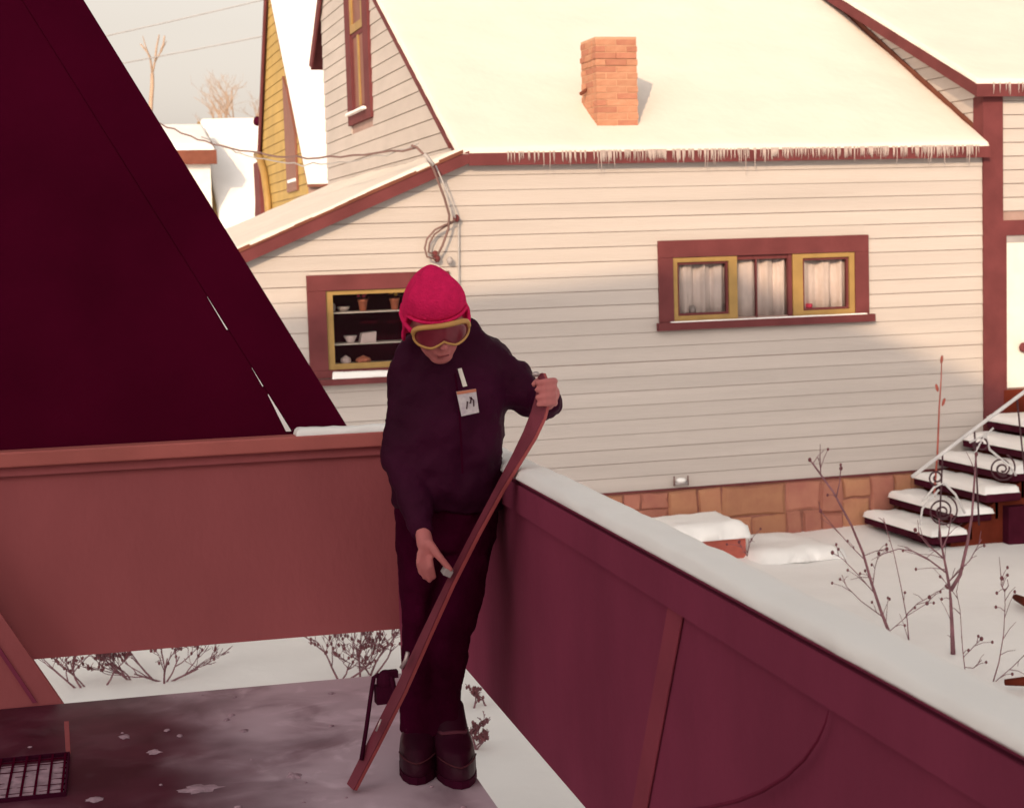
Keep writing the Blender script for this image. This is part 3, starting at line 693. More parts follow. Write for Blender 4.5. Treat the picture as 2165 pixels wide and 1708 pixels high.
# far houses on the rise
def far_house(x0, x1, y0, zr, ze, depth, label, trim):
    e = empty('far_house', label, 'house')
    MB().prism([(x0, y0 + .2, -2), (x0, y0 + .2, ze - .05), (x0, y0 + depth / 2, zr - .08), (x0, y0 + depth - .2, ze - .05), (x0, y0 + depth - .2, -2)], (x1 - x0, 0, 0)).build('wall', M['white'], e)
    r_ = MB(); ym = y0 + depth / 2
    r_.prism([(x0 - .15, y0, ze - .12), (x0 - .15, y0, ze), (x0 - .15, ym, zr), (x0 - .15, y0 + depth, ze), (x0 - .15, y0 + depth, ze - .12), (x0 - .15, ym, zr - .12)], (x1 - x0 + .3, 0, 0))
    ro = r_.build('roof', M[trim if trim != 'brown' else 'brown_lit'], e)
    snow_slab((x0 - .12, y0 - .03, ze + .005), (x1 + .1, y0 - .03, ze + .005), (x1 + .1, ym, zr + .005), (x0 - .12, ym, zr + .005), .14, 20, 14, .12, x0, .3, .8).build('snow', M['snow'], ro, True)
    MB().box(x0 - .15, x1 + .15, y0 - .05, y0 - .01, ze - .34, ze + .02).build('fascia', M['brown_lit'], e)
    MB().prism([(x0 - .2, y0, ze - .25), (x0 - .2, y0, ze), (x0 - .2, ym, zr), (x0 - .2, ym, zr - .25)], (.04, 0, 0)).build('rake_board', M['ochre'], e)
    return e
far_house(4.85, 9.5, 40.5, 5.25, .2, 13.0, 'far snow roofed house with an ochre gable edge behind the yellow house', 'ochre')
far_house(-2.5, 4.55, 43.0, 4.95, 4.2, 5.0, 'far low house with a brown fascia under a snowy roof beside the dark gable', 'brown')

# ================================================================ bare trees in the distance
def branch(mb, p, d, L, r_, lvl, rs, spread=.5, minr=.004, sides=4, up_=.12):
    pts = [p]; q = p.copy(); dd = d.copy(); n = 4
    for k in range(n):
        dd = (dd + Vector((rs.gauss(0, .12), rs.gauss(0, .12), rs.gauss(up_ * .3, .08)))).normalized(); q = q + dd * L / n; pts.append(q.copy())
    mb.tube(pts, [max(minr, r_ * (1 - .45 * i / n)) for i in range(n + 1)], sides, False)
    if lvl <= 0: return pts
    for k in range(rs.choice((2, 3, 3))):
        t = rs.uniform(.45, 1.0); i = min(n - 1, int(t * n)); s_ = pts[i].lerp(pts[i + 1], t * n - i)
        nd = (dd + Vector((rs.gauss(0, spread), rs.gauss(0, spread), rs.gauss(.15, spread * .5)))).normalized()
        branch(mb, s_, nd, L * rs.uniform(.55, .8), r_ * .55, lvl - 1, rs, spread, minr, sides, up_)
    return pts
def bare_tree(x, y, h, seed, label, rr, lv=4, mk='twig_far', group=None, spread=.45, name='bare_tree', z=None):
    rs = random.Random(seed); base = Vector((x, y, gheight(x, y) if z is None else z))
    e = empty(name, label, 'tree', group); t = MB(); c = MB()
    pts = branch(t, base, Vector((rs.gauss(0, .05), 0, 1)).normalized(), h * .5, rr, 0, rs)
    for k in range(5):
        i = rs.choice((2, 3, 4)); d = Vector((rs.gauss(0, .5), rs.gauss(0, .5), rs.uniform(.6, 1.2))).normalized()
        branch(c, pts[i], d, h * rs.uniform(.2, .32), rr * .5, lv - 2, rs, spread, rr * .07)
    t.build('trunk', M[mk], e, True); tag(c.build('crown', M[mk], e, True), kind='stuff'); return e
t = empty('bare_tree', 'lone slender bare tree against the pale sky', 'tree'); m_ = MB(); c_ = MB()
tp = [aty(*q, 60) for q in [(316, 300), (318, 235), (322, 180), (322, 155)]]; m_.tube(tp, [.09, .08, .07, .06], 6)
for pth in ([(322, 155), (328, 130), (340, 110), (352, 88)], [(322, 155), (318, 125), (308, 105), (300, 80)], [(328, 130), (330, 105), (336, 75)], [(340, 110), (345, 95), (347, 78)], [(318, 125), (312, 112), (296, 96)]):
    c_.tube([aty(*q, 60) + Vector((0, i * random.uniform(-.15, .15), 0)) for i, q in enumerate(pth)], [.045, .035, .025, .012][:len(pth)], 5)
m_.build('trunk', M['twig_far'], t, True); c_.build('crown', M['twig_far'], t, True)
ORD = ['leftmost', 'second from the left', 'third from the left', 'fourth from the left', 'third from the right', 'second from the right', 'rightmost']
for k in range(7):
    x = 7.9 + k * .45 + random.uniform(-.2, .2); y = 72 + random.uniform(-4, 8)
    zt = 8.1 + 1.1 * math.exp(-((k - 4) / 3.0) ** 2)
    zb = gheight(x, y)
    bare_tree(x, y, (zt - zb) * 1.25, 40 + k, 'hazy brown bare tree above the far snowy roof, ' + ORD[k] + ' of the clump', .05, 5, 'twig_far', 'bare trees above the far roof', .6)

# ================================================================ stoop at the wing door
st = empty('stoop', 'dark timber steps with snow on each tread leading up to the side door', 'steps')
SY0, SY1 = 13.12, 14.40
for i in range(6):
    x0 = 7.66 + .272 * i; zt = -1.20 + .172 * i
    if i == 5: x1 = 11.0
    else: x1 = x0 + .36
    tr = MB().box(x0, x1, SY0 + .03 * math.sin(i * 2), SY1, zt - .075, zt).build('tread', M['tread'], st); bevel(tr, .015, 2)
    snow_slab((x0 - .012, SY0 - .01, zt), (x1 + .0, SY0 - .01, zt), (x1, SY1, zt), (x0 - .012, SY1, zt), .062, 8, 18, .05, i * 3.3, .3, 5).build('tread_snow', M['snow'], tr, True)
    if i < 5: MB().box(x0 + .14, x0 + .17, SY0 + .06, SY1, zt - .24, zt - .077).build('riser', M['tread'], st)
MB().prism([(7.86, SY0 + .06, GZ - .1), (7.90, SY0 + .06, -1.22), (9.10, SY0 + .06, -.46), (11, SY0 + .06, -.42), (11, SY0 + .06, GZ - .1)], (0, 1.2, 0)).build('base', M['stoop'], st)
MB().box(8.42, 8.62, SY0 - .04, SY0 + .09, GZ - .1, -.98).build('post', M['tread'], st)
hr = empty('handrail', 'wrought iron handrail with round scrolls beside the snowy steps', 'railing')
HY = 13.02
MB().tube([aty(1928, 1008, HY), aty(2040, 922, HY), aty(2165, 829, HY), aty(2290, 735, HY)], .018, 8).build('top_bar', M['railsnow'], hr, True)
for q0, q1 in [((1993, 960), (1985, 1140)), ((2060, 905), (2070, 1110)), ((2150, 842), (2175, 1080))]:
    MB().tube([aty(*q0, HY), aty(*q1, HY)], .009, 6).build('baluster', M['iron'], hr, True)
def scroll(cx_, cy_, r_, turns, a0, rmin=.25, mk='iron'):
    pts = []; n = int(28 * turns)
    for i in range(n + 1):
        a = a0 + 2 * math.pi * turns * i / n; rr = r_ * (1 - (1 - rmin) * i / n); pts.append(aty(cx_ + rr * math.cos(a), cy_ + rr * math.sin(a), HY))
    MB().tube(pts, .0085, 6).build('scroll', M[mk], hr, True)
scroll(2118, 990, 30, 1.9, -1.2); scroll(1992, 1080, 34, 1.9, -1.2); scroll(2120, 992, 15, 1.2, 1.0); scroll(1994, 1082, 16, 1.2, 1.0)
scroll(1980, 1010, 18, 1.5, .8); scroll(2075, 940, 18, 1.5, 2.4)
for pth in ([(2050, 935), (2085, 918), (2092, 950), (2135, 985), (2148, 1005)], [(1950, 1060), (1975, 1030), (1995, 1020), (2020, 1045), (2040, 1085)], [(2060, 960), (2075, 930), (2100, 905)], [(1945, 1110), (1950, 1075), (1985, 1035)]):
    MB().tube([aty(*q, HY) for q in pth], .011, 6).build('scroll', M['railsnow'], hr, True)

# ================================================================ snow topped box, hose tap, dry vine
bxo = empty('planter_box', 'low red box with a thick pillow of snow by the stone foundation', 'box')
MB().box(5.35, 6.03, 13.55, 14.2, GZ - .2, -1.13).build('box', M['snowbox'], bxo)
snow_slab((5.30, 13.5, -1.14), (6.08, 13.5, -1.14), (6.08, 14.25, -1.14), (5.30, 14.25, -1.14), .15, 14, 14, .13, 3, .12, 3).build('snow', M['snow'], bxo, True)
snow_slab((6.02, 13.2, GZ - .02), (6.9, 13.2, GZ - .02), (6.9, 14.3, GZ - .02), (6.02, 14.3, GZ - .02), .10, 12, 12, .25, 7, .3, 2).build('drift', M['snow'], bxo, True)
tp_ = empty('wall_tap', 'small snow capped tap low on the clapboard wall', 'tap'); c = aty(1440, 1015, 14.42)
MB().tube([c + Vector((-.06, 0, -.03)), c + Vector((.06, 0, -.03))], .02, 8).build('pipe', M['grey'], tp_, True)
for s_ in (-.07, .07): MB().tube([c + Vector((s_, 0, -.05)), c + Vector((s_, 0, .04))], .008, 6).build('bracket', M['wire'], tp_, True)
MB().ellipsoid(c + Vector((0, 0, 0)), .05, .04, .025).build('snow', M['snow'], tp_, True)
dv = empty('dry_vine', 'thin dry stem with two red leaves standing by the steps', 'plant')
MB().tube([aty(*q, 13.6) for q in [(1975, 1050), (1982, 960), (1986, 860), (1990, 800), (1991, 755)]], [.011, .010, .008, .006, .004], 5).build('stem', M['snowbox'], dv, True)
for q, tl in [((1995, 850), .05), ((1981, 820), -.04), ((1991, 760), .02)]:
    c = aty(*q, 13.6); MB().ellipsoid(c, .016, .006, .04, Matrix.Rotation(tl * 8, 3, 'Y'), 8, 6).build('leaf', M['snowbox'], dv, True)

# ================================================================ bare shrubs in the yard
def shrub(label, paths, Y, r_, seed, berries=0, group='bare shrubs in the snowy yard'):
    e = empty('shrub', label, 'shrub', group); rs = random.Random(seed); s_ = MB(); w_ = MB(); bb = MB()
    for k, (pth, rr) in enumerate(paths):
        off = rs.uniform(-.25, .25) if k else 0
        n = len(pth); pts = [aty(*q, Y + off * i / max(1, n - 1)) for i, q in enumerate(pth)]
        tgt = s_ if rr >= .5 else w_
        tgt.tube(pts, [max(.0026, .8 * r_ * rr * (1 - .6 * i / (n - 1))) for i in range(n)], 6)
        for i in range(1, n):
            for _ in range(2 if rr < .7 else 1):
                if rs.random() < .75:
                    t = rs.random(); p = pts[i - 1].lerp(pts[i], t); d = (pts[i] - pts[i - 1]).normalized(); d = (d + Vector((rs.gauss(0, .8), rs.gauss(0, .6), rs.gauss(.1, .5)))).normalized()
                    L = rs.uniform(.05, .22); mid = p + d * L * .5 + Vector((0, 0, .01)); en = p + d * L
                    w_.tube([p, mid, en], [.003, .0022, .0015], 4)
                    if rs.random() < berries: bb.ellipsoid(en, .010, .010, .012, nu=6, nv=4)
        if rs.random() < berries: bb.ellipsoid(pts[-1], .014, .014, .016, nu=6, nv=4)
    tag(s_.build('stem', M['twig'], e, True), kind='stuff')
    if w_.v: tag(w_.build('twigs', M['twig'], e, True), kind='stuff')
    if bb.v: tag(bb.build('berries', M['berry'], e, True), kind='stuff')
    return e
shrub('dark forked young tree with a straight trunk in front of the steps', [
    ([(2015, 1382), (2013, 1330), (2010, 1270), (2008, 1245)], 1.0), ([(2008, 1245), (2000, 1200), (1990, 1150), (1985, 1095)], .62), ([(2010, 1248), (2030, 1215), (2045, 1150), (2055, 1090), (2064, 960)], .75),
    ([(2000, 1210), (1960, 1180), (1930, 1165), (1900, 1160), (1870, 1170)], .30), ([(1995, 1180), (1960, 1150), (1935, 1120)], .3), ([(2005, 1230), (2030, 1205), (2050, 1185), (2075, 1140)], .3), ([(1992, 1160), (2005, 1130), (2012, 1090)], .3)], 9.8, .024, 3, .25)
shrub('leaning dark stem with small berries left of the forked young tree', [
    ([(1880, 1337), (1862, 1290), (1842, 1230), (1825, 1170), (1800, 1110), (1762, 1040), (1722, 985), (1712, 972)], .8), ([(1735, 1003), (1735, 980), (1733, 965)], .3), ([(1768, 1052), (1775, 1020), (1778, 990)], .3),
    ([(1850, 1255), (1815, 1215), (1780, 1180), (1760, 1168)], .25), ([(1845, 1240), (1850, 1200), (1858, 1170)], .25), ([(1830, 1185), (1795, 1150), (1760, 1110), (1735, 1080)], .22), ([(1868, 1305), (1820, 1270), (1790, 1240), (1780, 1215)], .25), ([(1826, 1175), (1850, 1165), (1875, 1160)], .25)], 10.4, .020, 9, .5)
shrub('thin curved grey stems between the leaning stem and the forked tree', [([(1922, 1360), (1918, 1310), (1905, 1240), (1890, 1170), (1875, 1120), (1868, 1095)], .5), ([(1915, 1300), (1940, 1275), (1965, 1262)], .3), ([(1880, 1335), (1920, 1300), (1960, 1275)], .3)], 10.2, .012, 4, .3)
shrub('thin wiry stem right of the forked young tree', [([(2040, 1415), (2035, 1370), (2030, 1290), (2022, 1250)], .5), ([(2036, 1390), (2060, 1365), (2075, 1350)], .3), ([(2040, 1410), (2058, 1412), (2075, 1395)], .3)], 9.3, .010, 5, .5)
shrub('tall dry stalk with a cup shaped seed head at the right', [([(2100, 1440), (2112, 1400), (2122, 1340), (2125, 1280), (2124, 1245)], .5), ([(2124, 1250), (2116, 1235), (2118, 1222)], .4), ([(2124, 1250), (2132, 1238), (2130, 1225)], .4), ([(2105, 1440), (2140, 1410), (2165, 1385)], .3)], 9.1, .012, 6, .4)
shrub('small two pronged twig in the snow by the snow topped box', [([(1580, 1175), (1570, 1160), (1563, 1145)], .5), ([(1580, 1175), (1583, 1155), (1583, 1140)], .5)], 12.6, .010, 7, .4)
lg = empty('fallen_branch', 'short dark branch lying on the snow at the right edge', 'branch', 'fallen branches at the right edge'); MB().tube([atz(2125, 1442, GZ + .03), atz(2165, 1440, GZ + .05), atz(2230, 1436, GZ + .05)], [.02, .03, .03], 7).build('wood', M['stoop'], lg, True)
lg = empty('fallen_branch', 'thicker dark branch end above the other at the right edge', 'branch', 'fallen branches at the right edge'); MB().tube([atz(2147, 1262, GZ + .05), atz(2175, 1275, GZ + .06), atz(2230, 1300, GZ + .06)], [.025, .04, .04], 7).build('wood', M['stoop'], lg, True)
# bushes seen through the slot under the far parapet
def bush(px, py, h, seed, label, group='bushes seen under the far parapet', n=7, spread=.55):
    rs = random.Random(seed); b = atz(px, py, GZ - .02); e = empty('bush', label, 'shrub', group); s_ = MB(); bb = MB()
    for k in range(n):
        d = Vector((rs.gauss(0, .75), rs.gauss(0, .5), .8)).normalized()
        pts = branch(s_, b + Vector((rs.gauss(0, .03), rs.gauss(0, .03), 0)), d, h * rs.uniform(.30, .48), .008, 4, rs, spread, .0020)
    for f in s_.v[::37]:
        if f[2] > b.z + h * .25 and rs.random() < .6: bb.ellipsoid(f, .009, .009, .013, nu=6, nv=4)
    tag(s_.build('stems', M['twig'], e, True), kind='stuff'); tag(bb.build('buds', M['berry'], e, True), kind='stuff'); return e
bush(350, 1452, .72, 21, 'bare budded bush in the middle of the slot under the far parapet', n=5)
bush(180, 1470, .62, 22, 'small bare bush at the left end of the slot under the far parapet', n=4)
bush(285, 1450, .50, 25, 'low bare bush leaning beside the middle one under the far parapet', n=3)
bush(720, 1446, .70, 23, 'bare bush at the right end of the slot left of the child', n=3)
bush(775, 1440, .75, 24, 'bushy bare twigs right beside the child under the far parapet', n=4)
bush(1004, 1592, .26, 26, 'low twiggy bush in the snow beside the boots', n=3, spread=.7)
bush(1006, 1500, .20, 28, 'small twigs in the snow behind the boots', n=2, spread=.7)

# ================================================================ deck
d_ = MB(); 
n1, n2 = 20, 40
d_.box(-2.6, .93, -3.0, 5.75, -.05, 0.0)
do = d_.build('deck_floor', M['deck']); do.rotation_euler = (0, 0, -PH)
tag(do, 'dark deck floor with a thin film of swept snow', None, None, 'structure')
# crumbs and lumps of snow left on the boards and along the far edge
cr = MB(); rs = random.Random(17)
for k in range(26):
    a, b = rs.uniform(-.4, .9), rs.uniform(3.9, 5.7); s_ = rs.uniform(.004, .011)
    p = dk(a, b, .0); cr.ellipsoid(p + Vector((0, 0, s_ * .15)), s_ * 1.3, s_ * 1.0, s_ * .5, Matrix.Rotation(rs.uniform(0, 3), 3, 'Z'), nu=5, nv=4)
def smear(px, py, ra, rb_, seed):
    c = atz(px, py, 0); n = 26; vs = [c + Vector((0, 0, .006))]; r1, r2 = [], []
    for k in range(n):
        a = 2 * math.pi * k / n; q = 1 + .55 * nz((math.cos(a) * 1.6, math.sin(a) * 1.6, 0), 1.0, seed) + .35 * nz((math.cos(a) * 4, math.sin(a) * 4, 0), 1.0, seed + 7)
        r1.append(c + (DA * ra * math.cos(a) + DB * rb_ * math.sin(a)) * q * .55 + Vector((0, 0, .005))); r2.append(c + (DA * ra * math.cos(a) + DB * rb_ * math.sin(a)) * q + Vector((0, 0, .0008)))
    cr.add(vs + r1 + r2, [(0, 1 + k, 1 + (k + 1) % n) for k in range(n)] + [(1 + k, 1 + n + k, 1 + n + (k + 1) % n, 1 + (k + 1) % n) for k in range(n)])
for k, (px, py, ra, rb_) in enumerate([(265, 1557, .022, .03), (420, 1668, .075, .05), (325, 1590, .026, .03), (490, 1512, .014, .02), (620, 1640, .03, .04), (200, 1690, .03, .03), (515, 1545, .016, .02)]): smear(px, py, ra * .8, rb_ * .8, k * 3.7)
tag(cr.build('snow_crumbs', M['smear'], None, True), 'scattered crumbs of snow on the deck floor', 'snow', None, 'stuff')

# far parapet
TF = dk
p1 = empty('parapet', 'brown boarded parapet across the far side of the deck', 'parapet')
MB(TF).box(-3.2, 1.065, 5.95, 5.972, .115, .80).build('panel', M['panel'], p1)
bevel(MB(TF).box(-3.2, 1.055, 5.90, 5.985, .801, .855).build('cap_rail', M['rail'], p1), .006)
MB(TF).box(-3.2, 1.055, 5.928, 5.949, .768, .800).build('under_rail', M['panel'], p1)
MB(TF).box(.955, 1.055, 5.86, 5.948, -.3, .766).build('corner_post', M['panel_shaded'], p1)
snow_slab(dk(.60, 5.905, .856), dk(1.05, 5.905, .856), dk(1.05, 5.985, .856), dk(.60, 5.985, .856), .022, 20, 4, .02, 2, .4, 8).build('rail_snow', M['snow'], p1, True)
# right parapet
p2 = empty('parapet', 'dark red parapet running along the right side with a snow covered cap', 'parapet')
MB(TF).box(1.07, 1.09, -.6, 5.95, .11, .85).build('panel', M['panel_shaded'], p2)
MB(TF).box(1.056, 1.069, -.6, 5.90, .765, .846).build('top_rail', M['panel_shaded'], p2)
bevel(MB(TF).box(1.058, 1.150, -.6, 5.985, .851, .866).build('cap_board', M['panel_shaded'], p2), .004)
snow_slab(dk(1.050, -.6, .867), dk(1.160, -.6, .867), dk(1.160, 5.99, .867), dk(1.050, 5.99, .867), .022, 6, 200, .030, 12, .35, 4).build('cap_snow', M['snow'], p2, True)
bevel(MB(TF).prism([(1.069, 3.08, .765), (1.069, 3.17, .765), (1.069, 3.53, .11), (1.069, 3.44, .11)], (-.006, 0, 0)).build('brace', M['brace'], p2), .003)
def ata(x, y, a): d = ray(x, y); return EYEP + d * (a / d.dot(DA))
cb = [ata(*q, a_) for q, a_ in zip([(1752, 1500), (1744, 1530), (1728, 1565), (1700, 1605), (1660, 1642), (1610, 1672), (1560, 1692), (1500, 1706), (1420, 1718), (1330, 1730)], [1.058, 1.055, 1.052, 1.05, 1.048, 1.045, 1.04, 1.035, 1.03, 1.02])]
tag(MB().tube(cb, [.001, .0018, .0024, .003, .0034, .0038, .004, .004, .004, .004], 6).build('hanging_cord', M['cord'], None, True), 'dark cord hanging in a curve against the right parapet', 'cord')
# sloped side board at the left
sp = empty('sloped_panel', 'sloping brown board closing the left end of the slot under the far parapet', 'panel')
MB(TF).prism([(-.225, 5.80, -.06), (-.225 - .535 * 1.1, 5.80, 1.04 - .06), (-1.6, 5.80, .78), (-1.6, 5.80, -.06)], (0, .03, 0)).build('board', M['panel'], sp)
for k in range(3):
    o_ = .10 + .15 * k
    MB(TF).prism([(-.235 - o_, 5.792, .0), (-.225 - o_ - .535 * .5, 5.792, .47), (-.240 - o_ - .535 * .5, 5.792, .47), (-.25 - o_, 5.792, .0)], (0, .007, 0)).build('batten', M['panel_shaded'], sp)

# dark steep gable standing beyond the far parapet
af = empty('a_frame_house', 'dark steep A-frame gable rising behind the far parapet at the left', 'house')
A0 = (.803, .862); AX, AZ = -.40, .862 + 1.788 * 1.203
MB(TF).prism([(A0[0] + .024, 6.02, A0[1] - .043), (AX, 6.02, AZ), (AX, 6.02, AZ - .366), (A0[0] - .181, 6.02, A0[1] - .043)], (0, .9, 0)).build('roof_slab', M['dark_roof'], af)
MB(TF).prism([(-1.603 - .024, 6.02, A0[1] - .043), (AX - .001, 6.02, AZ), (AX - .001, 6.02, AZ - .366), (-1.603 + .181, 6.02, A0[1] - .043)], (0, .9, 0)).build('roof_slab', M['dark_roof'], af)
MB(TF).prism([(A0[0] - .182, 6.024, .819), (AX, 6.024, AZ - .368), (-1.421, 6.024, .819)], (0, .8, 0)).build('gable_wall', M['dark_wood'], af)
# a thin line of snow in the joint between gable wall and roof slab
for z0, z1, wd in ((.862, 1.0, .020), (1.03, 1.10, .004), (1.24, 1.36, .005)):
    q0 = A0[0] - .208 - (z0 - .862) / 1.788; q1 = A0[0] - .208 - (z1 - .862) / 1.788
    MB(TF).prism([(q0 - wd, 6.016, z0), (q0, 6.016, z0), (q1, 6.016, z1), (q1 - wd * .15, 6.016, z1)], (0, .006, 0)).build('joint_snow', M['snow'], af)

# wire grate in the corner
gt = empty('wire_grate', 'wire grate with snow filled openings in the corner of the deck', 'grate')
ga0, ga1, gb0, gb1 = -.62, -.215, 4.72, 5.12
MB(TF).box(ga0, ga1, gb0 + .008, gb0 + .014, .0, .012).build('frame', M['rubber'], gt)
MB(TF).box(ga0, ga1, gb1, gb1 + .006, .0, .012).build('frame', M['rubber'], gt)
MB(TF).box(ga1, ga1 + .006, gb0 + .008, gb1 + .006, .0, .0125).build('frame', M['rubber'], gt)
for k in range(11):
    a = ga0 + .02 + k * .0375; MB(TF).box(a, a + .007, gb0 + .014, gb1, .0085, .012).build('bar', M['dark_wood'], gt)
for k in range(7):
    b = gb0 + .05 + k * .052; MB(TF).box(ga0, ga1, b, b + .005, .005, .0085).build('bar', M['dark_wood'], gt)
snow_slab(dk(ga0, gb0 + .02, .002), dk(ga1, gb0 + .02, .002), dk(ga1, gb1 - .06, .002), dk(ga0, gb1 - .06, .002), .006, 20, 20, .02, 5, .6, 9).build('snow', M['smear'], gt, True)
MB(TF).box(-.222, -.208, 5.14, 5.155, .0, .10).build('upright', M['panel'], gt)

# ================================================================ the child
per = empty('person', 'child in dark jacket, crimson knit hat and ski goggles bending over a ski', 'person')
def remesh(o, vox, it=6, f=.6):
    r_ = o.modifiers.new('remesh', 'REMESH'); r_.mode = 'VOXEL'; r_.voxel_size = vox; r_.use_smooth_shade = True
    s_ = o.modifiers.new('smooth', 'SMOOTH'); s_.iterations = it; s_.factor = f; return o
def P(x, y, b): return atb(x, y, b)
def ring_pts(xl, xr, y, b, depth, n=20, pw=2.4):
    cl, cr_ = P(xl, y, b), P(xr, y, b); c = (cl + cr_) / 2; ax = (cr_ - cl) / 2; out_ = []
    for k in range(n):
        a = 2 * math.pi * k / n; ca, sa_ = math.cos(a), math.sin(a)
        ca = math.copysign(abs(ca) ** (2 / pw), ca); sa_ = math.copysign(abs(sa_) ** (2 / pw), sa_)
        out_.append(c + ax * ca - DB * depth * sa_)
    return out_
# --- head frame
hc = P(919, 666, 4.53)
yawh, pit, rol = R(1), R(29), R(8)
Fx = DA * math.cos(yawh) + DB * math.sin(yawh)                     # child's image-right axis
fwd = (-DB * math.cos(yawh) + DA * math.sin(yawh))
fdir = (fwd * math.cos(pit) - DZ * math.sin(pit)).normalized()
udir = (fwd * math.sin(pit) + DZ * math.cos(pit)).normalized()
xdir = fdir.cross(udir) * -1
xdir = udir.cross(fdir) * -1 if xdir.dot(DA) < 0 else xdir
rm_ = Matrix.Rotation(rol, 3, fdir); xdir = rm_ @ xdir; udir = rm_ @ udir
def hd(x, y, z): return hc + xdir * x + fdir * y + udir * z
HM = Matrix((xdir, fdir, udir)).transposed()
# --- body (skin): head, neck, trunk, arms, hands, legs in one surface
bd = MB()
bd.ellipsoid(hc, .074, .092, .104, HM, 24, 18)
bd.ellipsoid(hd(0, .032, -.055), .056, .060, .068, HM, 20, 14)         # jaw
bd.ellipsoid(hd(0, .058, -.098), .034, .026, .024, HM)                 # chin
bd.ellipsoid(hd(0, .060, .020), .060, .038, .050, HM)
for s_ in (-1, 1): bd.ellipsoid(hd(s_ * .036, .064, -.042), .026, .024, .024, HM); bd.ellipsoid(hd(s_ * .074, -.005, -.012), .012, .022, .032, HM)
bd.capsule(hd(0, .092, .012), .008, hd(0, .112, -.034), .0135)         # nose
for s_ in (-1, 1): bd.ellipsoid(hd(s_ * .011, .100, -.038), .009, .010, .008, HM)
bd.ellipsoid(hd(0, .090, -.070), .022, .010, .006, HM); bd.ellipsoid(hd(0, .087, -.081), .019, .010, .007, HM)
nk = P(955, 735, 4.66); ches = P(955, 840, 4.69); pel = P(945, 1060, 4.70)
bd.capsule(hd(0, -.03, -.06), .052, nk, .056); bd.capsule(nk, .07, ches, .095); bd.capsule(ches, .095, pel, .095)
shR, elR, wrR = P(872, 755, 4.66), P(848, 965, 4.64), P(893, 1118, 4.50)
shL, elL, wrL = P(1030, 745, 4.68), P(1146, 858, 4.63), P(1158, 848, 4.47)
bd.capsule(nk, .05, shR, .045); bd.capsule(nk, .05, shL, .045)
bd.capsule(shR, .043, elR, .036); bd.capsule(elR, .035, wrR, .023); bd.capsule(shL, .043, elL, .036); bd.capsule(elL, .035, wrL, .023)
hiR, knR, anR = P(893, 1085, 4.70), P(880, 1290, 4.63), P(885, 1500, 4.72)
hiL, knL, anL = P(1000, 1085, 4.70), P(973, 1280, 4.60), P(945, 1505, 4.68)
for h_, k_, a_ in ((hiR, knR, anR), (hiL, knL, anL)):
    bd.capsule(pel, .08, h_, .055); bd.capsule(h_, .052, k_, .029); bd.capsule(k_, .029, a_, .024); bd.capsule(a_, .022, a_ + Vector((0, -.03, -.09)), .020)
# the raised hand (image right) closed round the ski tip
ski_c = P(1148, 840, 4.425)
pal = P(1164, 832, 4.455)
bd.capsule(wrL, .024, pal, .027); bd.ellipsoid(pal, .019, .022, .038)
for k, (yy, ln) in enumerate(((806, 1.0), (821, 1.08), (837, 1.03), (852, .88))):
    k0 = P(1172, yy, 4.445); k1 = P(1170, yy - 1, 4.408); k2 = P(1152, yy + 1, 4.388); k3 = P(1137, yy + 3, 4.396)
    bd.capsule(k0, .0105, k1, .0100); bd.capsule(k1, .0100, k2, .0092); bd.capsule(k2, .0092, k2.lerp(k3, ln), .0078)
t0, t1, t2 = P(1160, 812, 4.46), P(1142, 803, 4.45), P(1130, 812, 4.425)
bd.capsule(t0, .013, t1, .0115); bd.capsule(t1, .0115, t2, .009)
# the lower hand (image left) reaching to the binding
pr = P(899, 1150, 4.46)
bd.capsule(wrR, .022, pr, .024); bd.ellipsoid(P(902, 1160, 4.455), .022, .017, .030)
for (x0, y0), (x1, y1), (x2, y2), r_ in (((907, 1172), (911, 1196), (917, 1219), .0092), ((901, 1176), (902, 1202), (908, 1226), .0094), ((894, 1174), (893, 1198), (898, 1220), .0090), ((888, 1168), (885, 1190), (889, 1210), .0080)):
    a, b, c = P(x0, y0, 4.45), P(x1, y1, 4.435), P(x2, y2, 4.445); bd.capsule(a, r_ * 1.1, b, r_); bd.capsule(b, r_, c, r_ * .85)
a, b, c = P(908, 1150, 4.445), P(930, 1178, 4.425), P(952, 1204, 4.42); bd.capsule(a, .014, b, .0105); bd.capsule(b, .0105, c, .0085)
body = bd.build('body', M['skin'], per, True); remesh(body, .0042, 3, .5)
# --- jacket
jk = MB()
jk.loft([ring_pts(*q) for q in [(912, 1000, 672, 4.665, .058), (890, 1025, 700, 4.665, .075), (858, 1050, 722, 4.67, .092), (838, 1068, 760, 4.675, .108), (828, 1066, 820, 4.68, .122), (822, 1062, 900, 4.68, .130), (815, 1062, 970, 4.685, .135), (822, 1064, 1020, 4.69, .138), (832, 1056, 1075, 4.70, .134)]])
jk.capsule(shR, .060, elR, .056); jk.capsule(elR + Vector((0, .0, 0)), .056, P(884, 1092, 4.53), .043); jk.capsule(P(884, 1092, 4.53), .043, wrR, .036)
jk.capsule(P(1030, 750, 4.67), .062, P(1085, 800, 4.66), .060); jk.capsule(P(1085, 800, 4.66), .062, P(1120, 845, 4.63), .060); jk.capsule(P(1120, 845, 4.62), .055, P(1158, 846, 4.60), .042); jk.capsule(P(1140, 850, 4.60), .050, P(1162, 850, 4.50), .034)
jko = jk.build('jacket', M['jacket'], per, True); remesh(jko, .011, 5, .5)
tx = bpy.data.textures.new('folds', 'CLOUDS'); tx.noise_scale = .085; tx.noise_depth = 3
dm = jko.modifiers.new('folds', 'DISPLACE'); dm.texture = tx; dm.strength = .040; dm.mid_level = .5
# collar and zip
zp = [P(*q, 4.53) for q in [(962, 790), (970, 850), (975, 930), (978, 1000)]]
MB().tube(zp, .003, 6).build('zip', M['trouser'], jko)
